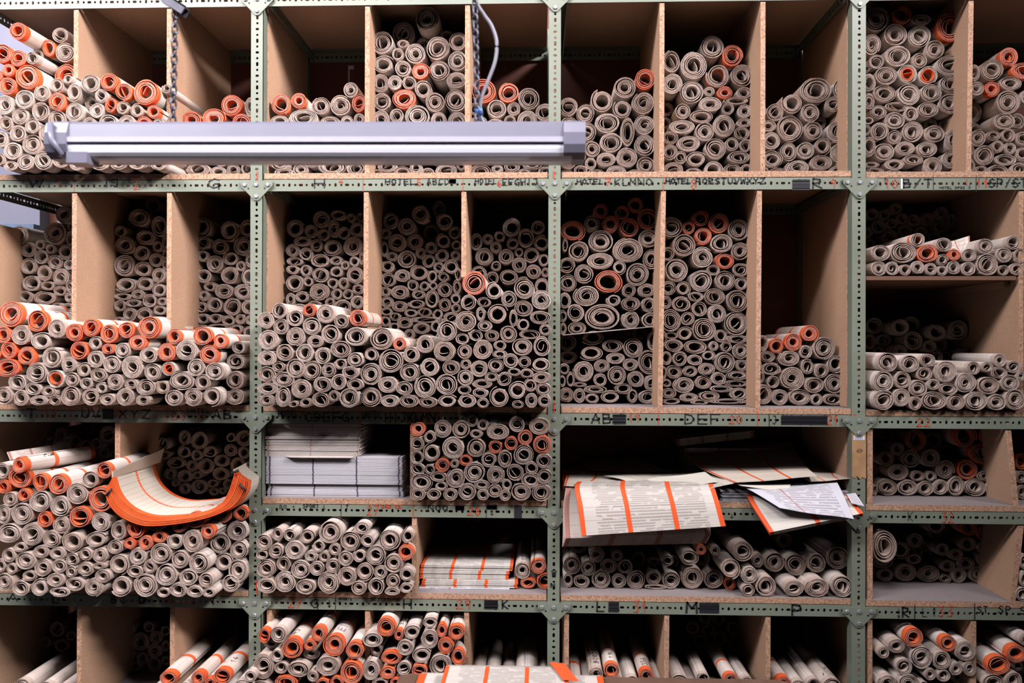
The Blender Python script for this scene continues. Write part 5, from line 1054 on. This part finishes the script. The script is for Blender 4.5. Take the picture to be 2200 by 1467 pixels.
# --- loose sheets in the third bay
f2 = rails[(2, 3)][1]+HALF+.0192; GP = 'loose punched sheets in the third bay'
def PZ(x, z, Y): return Vector((x, Y, z))
xl, xm, xrr = PM(75, 560, .05).x, PM(1115, 560, .05).x, PM(2040, 560, .05).x
ztop = PM(300, 500, .02).z
fan_stack('fanfold_stack', 'thick stack of punched cards lying on the shelf behind the hanging striped book', xl, xm, .022, .45, f2, ztop-.004, CARD_O, 10, .004, GP)
fan_stack('fanfold_stack', 'thick stack of white punched cards at the right under the loose sheets', xm+.02, xrr, .022, .45, f2, ztop-.010, CARD_W, 12, .006, GP)
zs = ztop
def S(name, label, rows, mat, **k): return sheet(name, label, 'punched sheet', rows, mat, group=GP, **k)
S('punched_sheet', 'white sheet with dark edge lines spread at the left end over the card stack', [(PZ(xl+.02, zs+.004, .44), PZ(xl+.30, zs+.006, .44)), (PZ(xl+.01, zs+.002, .2), PZ(xl+.31, zs+.003, .2)), (PZ(xl-.004, zs+.0005, .01), PZ(xl+.165, zs+.0005, .0))], CARD_L, wave=.0015)
S('punched_sheet', 'brown shaded sheet lying far back at the left of the third bay', [(PZ(xl+.06, zs+.022, .50), PZ(xl+.30, zs+.022, .50)), (PZ(xl+.10, zs+.009, .30), PZ(xl+.40, zs+.009, .28))], CARD_L, wave=.002)
# sheets bending over the front of the pile
S('punched_sheet', 'cream sheet with orange rims drooping over the front of the striped book', [(PM(345, 428, .17), PM(1050, 405, .22)), (PM(510, 470, .07), PM(1150, 440, .10)), (PM(690, 604, -.075), PM(1250, 482, -.055))], card_mat('drooping_card', (.72, .68, .57), ORANGE, (), .03, True, True, 110, 22), wave=.0012, nu=14)
S('orange_rimmed_slip', 'small cream slip with orange rims lying on top of the drooping sheet', [(PM(640, 452, .075), PM(1050, 402, .13)), (PM(780, 514, -.028), PM(1140, 472, -.02))], card_mat('slip_card', (.74, .70, .58), ORANGE, (), .03, False, True), wave=.001)
S('punched_sheet', 'large cream sheet with orange stripes sloping up to the back right', [(PM(890, 240, .48), PM(1640, 190, .48)), (PM(1010, 370, .20), PM(1740, 350, .20)), (PM(1250, 478, -.01), PM(1830, 432, -.01))], CARD_L, wave=.0012, nu=14)
S('punched_sheet', 'second cream sheet with red stripes at the far right of the third bay', [(PM(1560, 300, .44), PM(2060, 330, .44)), (PM(1650, 400, .14), PM(2065, 420, .14)), (PM(1780, 470, .012), PM(2070, 448, .012))], CARD_L, wave=.001)
S('punched_sheet', 'small cream sheet with orange lower rim right of the drooping sheet', [(PM(1250, 478, .015), PM(1645, 486, .015)), (PM(1300, 497, -.012), PM(1628, 545, -.03))], card_mat('small_rim_card', (.72, .68, .57), ORANGE, (), .03, False, True))
S('punched_sheet', 'white sheet printed with dotted rows hanging over the right front', [(PM(1300, 500, .03), PM(1960, 462, .04)), (PM(1385, 542, -.035), PM(2000, 540, -.03)), (PM(1570, 655, -.10), PM(2085, 730, -.11))], CARD_W, wave=.0016, nu=14)
S('punched_sheet', 'torn white sheet corner at the far right front beside the upright', [(PM(2035, 555, -.035), PM(2095, 548, -.035)), (PM(2070, 620, -.075), PM(2158, 640, -.085))], CARD_W)
# the books hanging over the rail
def hang(label, rows, mat, layers, gap, off, name='hanging_fanfold_book', depth=None):
    g = Geo()
    for k in range(layers):
        rr = []
        for q, (a, b) in enumerate(rows):
            f = q/(len(rows)-1); d = Vector((rnd.uniform(-.0015, .0015)+off[0]*k*f, gap*k, off[1]*k*f))
            rr.append((Vector(a)+d, Vector(b)+d))
        sheet_geo(g, rr, .001, 14, 6, .0, 0)
    o = g.build(name, mat, merge=False); return tag(o, label, 'fanfold book', GP)
hang('big white fanfold book with four orange stripes hanging over the green rail', [(PM(165, 470, .06), PM(1085, 455, .06)), (PM(145, 512, -.045), PM(1112, 505, -.05)), (PM(165, 640, -.085), PM(1145, 610, -.088)), (PM(195, 845, -.092), PM(1195, 778, -.098))], CARD_O, 4, .0022, (.0, .001))
hang('fanfold book with brown stripes hanging lower behind the big orange-striped one', [(PM(85, 520, -.012), PM(1040, 520, -.012)), (PM(72, 640, -.030), PM(1060, 640, -.032)), (PM(78, 830, -.055), PM(1088, 800, -.060)), (PM(80, 862, -.058), PM(1090, 838, -.062))], CARD_P, 9, .0034, (-.0012, -.0042))
hang('fanfold book with orange stripes hanging slanted at the right over the rail', [(PM(1345, 560, .03), PM(2060, 560, .03)), (PM(1372, 622, -.035), PM(2080, 600, -.04)), (PM(1500, 822, -.085), PM(2152, 688, -.095))], card_mat('slanted_card', (.70, .65, .57), (.78, .11, .03), (.02, .52, .98), .05, False, True), 6, .002, (.001, -.0022))
# folded book far back under the rail
fan_stack('fanfold_stack', 'dark folded punched book lying high at the back of the third bay', PM(900, 220, .42).x, PM(1620, 220, .42).x, .40, .53, f2, PM(1000, 225, .42).z, CARD_P, 14, .004, GP)
g = Geo(); a, b = PM(860, 190, .40), PM(1395, 85, .40)
zt = PM(1000, 225, .42).z+.002
fan_stack('fanfold_stack', 'tilted brown fanfold book at the very back under rail DEF 20', a.x, b.x, .41, .53, zt, zt+.028, CARD_P, 6, .003, GP, .12)
# cardboard sheet dividing the AB 19 pile
a, b = at(1209, 718, .10)[0], at(1402, 700, .10)[0]
m1 = at(1330, 705, .10)[0]
sheet('cardboard_sheet', 'grey cardboard sheet separating the two heaps of rolls above AB 19', 'cardboard sheet', [((a.x, .10, a.z-.001), (b.x, .10, b.z-.001)), ((a.x, .44, a.z-.001), (b.x, .44, b.z-.001))], CARDB, .003)
# punched sheet and fold lying on the rolls below B/T
a = lambda x, y, Y: at(1830+x/2.7676, 390+y/2.7676, Y)[0]
sheet('punched_sheet', 'stiff printed card standing up among the rolls below B/T', 'punched sheet', [(a(440, 395, .10), a(700, 325, .10)), (a(520, 435, .045), a(707, 405, .06)), (a(640, 450, .02), a(745, 445, .02))], CARD_P, wave=.001)
# --- bent bundle of orange-edged cards over the pile in the lower left bay
def PK(x, y, Y): return at(x/3.493, 890+y/3.493, Y)[0]
inner = [(846, 470), (880, 580), (940, 665), (1030, 728), (1150, 765), (1300, 764), (1480, 745), (1600, 705), (1675, 650), (1725, 560), (1765, 425)]
outer = [(795, 610), (830, 690), (900, 765), (990, 815), (1110, 842), (1330, 825), (1530, 785), (1680, 735), (1780, 675), (1845, 585), (1862, 500)]
CARD_IN = card_mat('bundle_card', (.74, .68, .56), ORANGE, (), .03, False, False)
def bundle_mat():
    m, nt, b = new_mat('bent_card_orange_rims'); n = N(nt)
    uv = n.sep(n.coord('UV')); u, v = uv[0], uv[1]
    c = (.70, .63, .51)
    ln = n.math('LESS_THAN', n.math('FRACT', n.math('MULTIPLY', u, 26.0)), .06)
    c = n.mix(n.math('MULTIPLY', ln, .6), c, (.22, .18, .14))
    rim = n.math('MAXIMUM', n.math('LESS_THAN', v, .09), n.math('GREATER_THAN', v, .93))
    st = n.math('MULTIPLY', n.math('GREATER_THAN', v, .50), n.math('LESS_THAN', v, .545))
    dash = n.math('GREATER_THAN', n.math('FRACT', n.math('MULTIPLY', u, 60.0)), .18)
    mk = n.math('MAXIMUM', rim, n.math('MULTIPLY', st, dash))
    c = n.mix(mk, c, n.mix(n.ramp(n.noise(30, 3, n.geo('Position')), .3, .7), (.82, .10, .02), (.90, .16, .04)))
    n.link(c, b.inputs['Base Color']); b.inputs['Roughness'].default_value = .65; b.inputs['Specular IOR Level'].default_value = .25
    return m
BM = bundle_mat()
bund = thing('bent_card_bundle', 'thick bundle of orange-edged cards bent into a trough on the lower left pile', 'card bundle', PK(1250, 800, .0))
NB = 12
def smooth(P, n):
    return catmull([Vector((x, y, 0)) for x, y in P], n)
I_, O_ = smooth(inner, 5), smooth(outer, 5)
for k in range(NB):
    f = k/(NB-1); g = Geo(); y0 = -.105-.012*math.sin(f*3.1)+rnd.uniform(-.002, .002); y1 = y0+.29
    pts = [a.lerp(b, f) for a, b in zip(I_, O_)]; W = [PK(p.x, p.y, -.105) for p in pts]; n = len(W)-1
    th = .0021
    for i in range(n):
        A, B = W[i], W[i+1]; d = (B-A).normalized(); nr = Vector((d.z, 0, -d.x))*th
        if nr.z > 0 and abs(d.x) > .3: nr = -nr
        u0, u1 = i/n, (i+1)/n; cuts = [0, .09, .5, .545, .93, 1]
        for v0, v1 in zip(cuts, cuts[1:]):
            ya, yb = y0+(y1-y0)*v0, y0+(y1-y0)*v1
            q = [(A.x, ya, A.z), (B.x, ya, B.z), (B.x, yb, B.z), (A.x, yb, A.z)]; uv = [(u0, v0+.001), (u1, v0+.001), (u1, v1-.001), (u0, v1-.001)]
            g.face(q, 0, uv, True); g.face([(p[0]+nr.x, p[1], p[2]+nr.z) for p in q][::-1], 0, uv[::-1], True)
        q = [(A.x, y0, A.z), (B.x, y0, B.z), (B.x+nr.x, y0, B.z+nr.z), (A.x+nr.x, y0, A.z+nr.z)]
        g.face(q, 0, [(u0, .01), (u1, .01), (u1, .01), (u0, .01)])
    sh = g.build('card', BM, None, merge=False); sh.parent = bund; sh.matrix_parent_inverse = Matrix.Translation(-bund.location)
# the outer card's free end sweeping up and back on the left, and the one on the right
def wing(pts, mat, label):
    g = Geo(); sheet_geo(g, pts, .006, 8, 6, 0, 0); o = g.build('card_end', mat, None, merge=False); o.parent = bund; o.matrix_parent_inverse = Matrix.Translation(-bund.location); o['label'] = label
TANEDGE = card_mat('card_pack_side', (.50, .40, .30), ORANGE, (), .03, False, True)
wing([(PK(838, 428, -.10), PK(1222, 254, .19)), (PK(838, 478, -.10), PK(1195, 358, .19))], TANEDGE, 'brown upright end of the bent cards')
wing([(PK(1748, 418, -.10), PK(1915, 330, .10)), (PK(1770, 470, -.10), PK(1915, 410, .10)), (PK(1850, 560, -.10), PK(1915, 520, .10))], TANEDGE, 'brown right end of the bent cards')
for pa, pb in (((795, 610), (838, 560)), ((1738, 440), (1790, 420)), ((1795, 520), (1845, 575))):
    A, B = PK(*pa, -.118), PK(*pb, -.118); g = Geo(); g.tube([A, B], .0042, 4)
    o = g.build('dark_clip', INK, None); o.parent = bund; o.matrix_parent_inverse = Matrix.Translation(-bund.location)
# the long roll lying askew on top of the lower left pile, with a card behind it
Af, Ab = PK(140, 382, -.12), PK(672, 292, .19)
dirv = (Ab-Af); Lr = dirv.length
o = link_obj('orange_edged_roll', PR['o'][3]['mesh'])
m_ = at(40, 1000, -.12)[1]; rr = 62/3.493*m_
o.scale = (rr, Lr, rr); yv = dirv.normalized(); xv = yv.cross(Vector((0, 0, 1))).normalized(); zv = xv.cross(yv)
rot = Matrix(((xv.x, yv.x, zv.x), (xv.y, yv.y, zv.y), (xv.z, yv.z, zv.z)))
o.rotation_euler = rot.to_euler(); o.location = Af
tag(o, 'long orange-edged roll lying askew on top of the pile above A, scribbled', 'orange-edged roll', 'orange-edged rolls, '+SEC['A3'][2])
g = Geo()
for path in strokes('AB')[0]:
    def to3(a, b, l):
        t = math.radians(72)+b/rr; return (1.012*math.cos(t), a/Lr, 1.012*math.sin(t))
    ribbon(g, [(.28*Lr+a*.018, (b/1.4-.5)*.022) for a, b in path], .004, to3)
g.build('lettering', INK, o, merge=False)
sheet('card_sheet', 'stiff dotted card standing behind the askew roll above A', 'card', [(PK(50, 285, -.05), PK(540, 212, .20)), (PK(75, 345, -.055), PK(560, 280, .19))], CARD_P, .003)

# ================================================================ lamp, chains, cable
Yl = -.75
def PY(px, py, Y=Yl): return at(px, py, Y)[0]
A, B = PY(128, 311), PY(1250, 311); ml = at(700, 311, Yl)[1]
lamp = thing('hanging_lamp', 'long grey fluorescent batten lamp, unlit, hanging on chains before the shelves', 'lamp', (A+B)/2)
ax = (B-A); Ll = ax.length; ang = math.atan2(ax.z, ax.x)
def lampobj(g, name, mat, smooth=False):
    o = g.build(name, mat, None); o.parent = lamp; o.location = (0, 0, 0); o.rotation_euler = (0, -ang, 0); return o
def xprism(poly, x0, x1, g):                       # profile in YZ pushed along x
    n = len(poly); P = [(x0, y, z) for y, z in poly]; Q = [(x1, y, z) for y, z in poly]
    g.face(P[::-1]); g.face(Q)
    for i in range(n):
        j = (i+1) % n; g.face([P[i], P[j], Q[j], Q[i]])
h = 1*ml
hx = Ll/2
# housing: tray with sloping sides; y negative faces the camera
g = Geo(); xprism([(-.048, -.002), (-.052, .004), (-.046, 34*h), (-.036, 41*h), (.036, 41*h), (.046, 34*h), (.052, .004), (.048, -.002)], -hx+.02, hx-.02, g); lampobj(g, 'housing', PLASTIC)
g = Geo(); xprism([(-.055, -.006), (-.055, .006), (-.046, .007), (-.046, -.007)], -hx+.025, hx-.025, g); lampobj(g, 'rim', plain('lamp_rim', (.45, .45, .54), .25, 0, .03))
g = Geo(); prof = [(-.050, -.003)]
for i in range(1, 12):
    t = math.pi*i/12; prof.append((-.050*math.copysign(abs(math.cos(t))**.6, math.cos(t)), -.003-38*h*math.sin(t)**.7))
prof.append((.050, -.003)); xprism(prof[::-1], -hx+.025, hx-.025, g); d = lampobj(g, 'diffuser', DIFF)
g = Geo(); g.tube([(-hx+.06, 0, -16*h), (hx-.06, 0, -16*h)], .013, 12); lampobj(g, 'tube', plain('white_lamp_tube', (.75, .75, .78), .4, 0, .02))
g = Geo(); g.box(-hx+.03, hx-.03, -.03, .03, -.004, .010); lampobj(g, 'gear_tray', plain('white_gear_tray', (.66, .66, .72), .4, 0, .03))
for s in (-1, 1):
    g = Geo(); pr = [(-.058, -.012), (-.057, .016), (-.048, 36*h), (-.036, 42*h), (.036, 42*h), (.048, 36*h), (.057, .016), (.058, -.012), (.050, -.030), (.030, -.042), (-.030, -.042), (-.050, -.030)]
    a, b = (-hx-.004, -hx+.05) if s < 0 else (hx-.045, hx+.006)
    xprism(pr, a, b, g)
    if s < 0:
        g.tube([(-hx+.012, -.058, .036), (-hx+.018, -.064, -.004), (-hx+.04, -.058, -.040)], .008, 8)
        g.box(-hx+.05, -hx+.10, -.056, .0, -.056, -.030)
    lampobj(g, 'end_cap', PLASTIC)
def chain(px0, py0, px1, py1, label, Y=Yl, pitch=.0185, wire=.0027):
    a, b = PY(px0, py0, Y), PY(px1, py1, Y); d = b-a; n = int(d.length/pitch); g = Geo(); t = d.normalized()
    x1 = t.cross(Vector((0, 1, 0))).normalized(); x2 = t.cross(x1)
    for i in range(n+1):
        c = a+t*(i*pitch); w = (x1*.8+x2*.6) if i % 2 else (x2*.8-x1*.6)
        loop = [c+t*(.0130*math.cos(q*math.pi/6))+w*(.0072*math.sin(q*math.pi/6)) for q in range(12)]
        g.tube(loop, wire, 6, 0, True)
    o = g.build('chain', STEELGREY); return tag(o, label, 'chain', 'lamp chains')
chain(376, 30, 371, 276, 'steel chain hooked to the left part of the hanging lamp')
chain(1020, -8, 1026, 274, 'steel chain beside the grey cable at the right of the lamp')
# bracket carrying the left chain
g = Geo(); p, q = PY(350, -6), PY(399, 26); dv = (q-p); dn = Vector((-dv.z, 0, dv.x)).normalized()*.011
for yy in (Yl-.014, Yl+.010):
    P = [p+dn, p-dn, q-dn, q+dn]; F0 = [(v.x, yy, v.z) for v in P]; F1 = [(v.x, yy+.004, v.z) for v in P]
    g.face(F0); g.face(F1[::-1])
    for i in range(4): j = (i+1) % 4; g.face([F0[i], F1[i], F1[j], F0[j]])
P = [p+dn, p+dn*.6, q+dn*.6, q+dn]; F0 = [(v.x, Yl-.014, v.z) for v in P]; F1 = [(v.x, Yl+.014, v.z) for v in P]
g.face(F0); g.face(F1[::-1])
for i in range(4): j = (i+1) % 4; g.face([F0[i], F1[i], F1[j], F0[j]])
g.tube([PY(376, 36), PY(376, 10), PY(384, 6)], .003, 6)
tag(g.build('channel_bracket', STEELGREY), 'slanting grey steel channel holding the top of the left chain', 'bracket')
g = Geo(); cp = [Vector(PY(x, y, Yl+.012)) for x, y in ((1016, -30), (1024, 5), (1040, 32), (1056, 55), (1067, 90), (1064, 130), (1050, 170), (1036, 205), (1031, 238), (1036, 258), (1050, 276))]
g.tube(catmull(cp, 6), .0044, 8); tag(g.build('lamp_cable', CABLE), 'grey power cable curving down beside the right chain to the lamp', 'cable')
g = Geo(); c = PY(1029, 239, Yl+.004); g.tube([c+Vector((-.008, 0, -.002)), c+Vector((.008, 0, .002))], .009, 8)
g.tube([c+Vector((0, -.004, -.008)), c+Vector((.001, -.004, -.02))], .002, 6)
tag(g.build('cable_tie', TIE), 'small blue tie binding the grey cable to the right chain', 'cable tie')

# ================================================================ table and sheets in the foreground
yt = -.36
tz = at(1500, 1457, yt)[0].z; tx0, tx1 = xat(860, 1457, yt), xat(1690, 1457, yt)
tb = thing('brown_table', 'brown table whose rounded far edge shows at the bottom of the picture', 'table', ((tx0+tx1)/2, yt-.3, 0))
g = Geo(); R_ = .03
poly = []
for cx, cy, a0 in ((tx1-R_, yt-R_, 0), (tx0+R_, yt-R_, 90), (tx0+R_, yt-.62+R_, 180), (tx1-R_, yt-.62+R_, 270)):
    for k in range(5):
        t = math.radians(a0+k*22.5); poly.append((cx+R_*math.cos(t), cy+R_*math.sin(t)))
n = len(poly)
g.face([(x, y, tz) for x, y in poly]); g.face([(x, y, tz-.028) for x, y in poly][::-1])
for i in range(n):
    j = (i+1) % n; g.face([(*poly[i], tz-.028), (*poly[j], tz-.028), (*poly[j], tz), (*poly[i], tz)])
o = g.build('tabletop', TABLE); o.parent = tb; o.matrix_parent_inverse = Matrix.Translation(-tb.location)
for x in (tx0+.06, tx1-.06):
    for y in (yt-.06, yt-.56):
        g = Geo(); g.box(x-.022, x+.022, y-.022, y+.022, 0, tz-.028); o = g.build('leg', TABLE); o.parent = tb; o.matrix_parent_inverse = Matrix.Translation(-tb.location)
GF = 'punched cards on the foreground table'
x0, x1 = xat(903, 1457, yt-.02), xat(1292, 1457, yt-.02); z1 = zat(1100, 1452, yt-.03)
fan_stack('fanfold_stack', 'stack of orange-striped punched cards at the table edge, bottom of the picture', x0, x1, yt-.33, yt-.02, tz+.0005, tz+.012, CARD_O, 4, .004, GF)
x0, x1 = xat(960, 1430, yt-.06), xat(1218, 1430, yt-.06); zt2 = zat(1100, 1430, yt-.06)
fan_stack('fanfold_stack', 'smaller punched card bundle lying on the stack at the table edge', x0, x1, yt-.30, yt-.06, tz+.0125, max(zt2, tz+.02), CARD_O, 5, .004, GF)
zt2 = max(zt2, tz+.02)
for k, (xa, xb) in enumerate(((1196, 1222), (1180, 1207))):
    a = xat(xa, 1432, yt-.05); b = xat(xb, 1467, yt-.05)
    sheet('orange_strip', ('upper' if k else 'lower')+' slanting orange card strip on the right end of the table stack', 'card strip', [((a, yt-.04, zt2+.001+.002*k), (a+.022, yt-.04, zt2+.001+.002*k)), ((b, yt-.16, zt2+.001+.002*k), (b+.022, yt-.16, zt2+.001+.002*k))], plain('orange_strip_card', ORANGE, .7, 0, .1), .001, group=GF)

# ================================================================ light
def area(name, loc, target, sx, sy, energy, colr, spread):
    l = bpy.data.lights.new(name, 'AREA'); l.shape = 'RECTANGLE'; l.size = sx; l.size_y = sy; l.energy = energy; l.color = colr; l.spread = math.radians(spread)  # spread narrows each beam to shape the falloff across the shelves
    o = bpy.data.objects.new(name, l); col.objects.link(o); o.location = loc
    o.rotation_euler = (Vector(target)-Vector(loc)).to_track_quat('-Z', 'Y').to_euler(); return o
area('skylight_window', (-1.0, -3.6, 5.7), (-1.0, 0, 3.2), 4.0, .45, 185, (1.0, .93, .98), 85)
area('left_skylight', (-3.0, -3.1, 5.2), (-.2, 0, 3.0), 2.4, .45, 118, (.95, .93, 1.0), 85)
area('right_skylight', (4.2, -3.1, 5.2), (-1.3, 0, 2.7), 2.4, .45, 240, (1.0, .94, .98), 80)
for m in bpy.data.materials:                     # base colours cut overall so bounced light stays weak and shade dark
    b = m.node_tree.nodes.get('Principled BSDF') if m.node_tree else None
    if b is None: continue
    s = b.inputs['Base Color']
    if s.is_linked:
        src = s.links[0].from_socket; n = N(m.node_tree); n.link(n.mix(1.0, src, (.76, .75, .76), 'MULTIPLY'), s)
w = bpy.data.worlds.new('world'); scene.world = w; w.use_nodes = True
w.node_tree.nodes['Background'].inputs[0].default_value = (.80, .74, .92, 1); w.node_tree.nodes['Background'].inputs[1].default_value = .003
vs = scene.view_settings; scene.display_settings.display_device = 'sRGB'
vs.view_transform = 'Standard'; vs.look = 'None'; vs.exposure = -0.22; vs.gamma = 1.0; vs.use_curve_mapping = False
scene.cycles.max_bounces = 6; scene.cycles.diffuse_bounces = 1
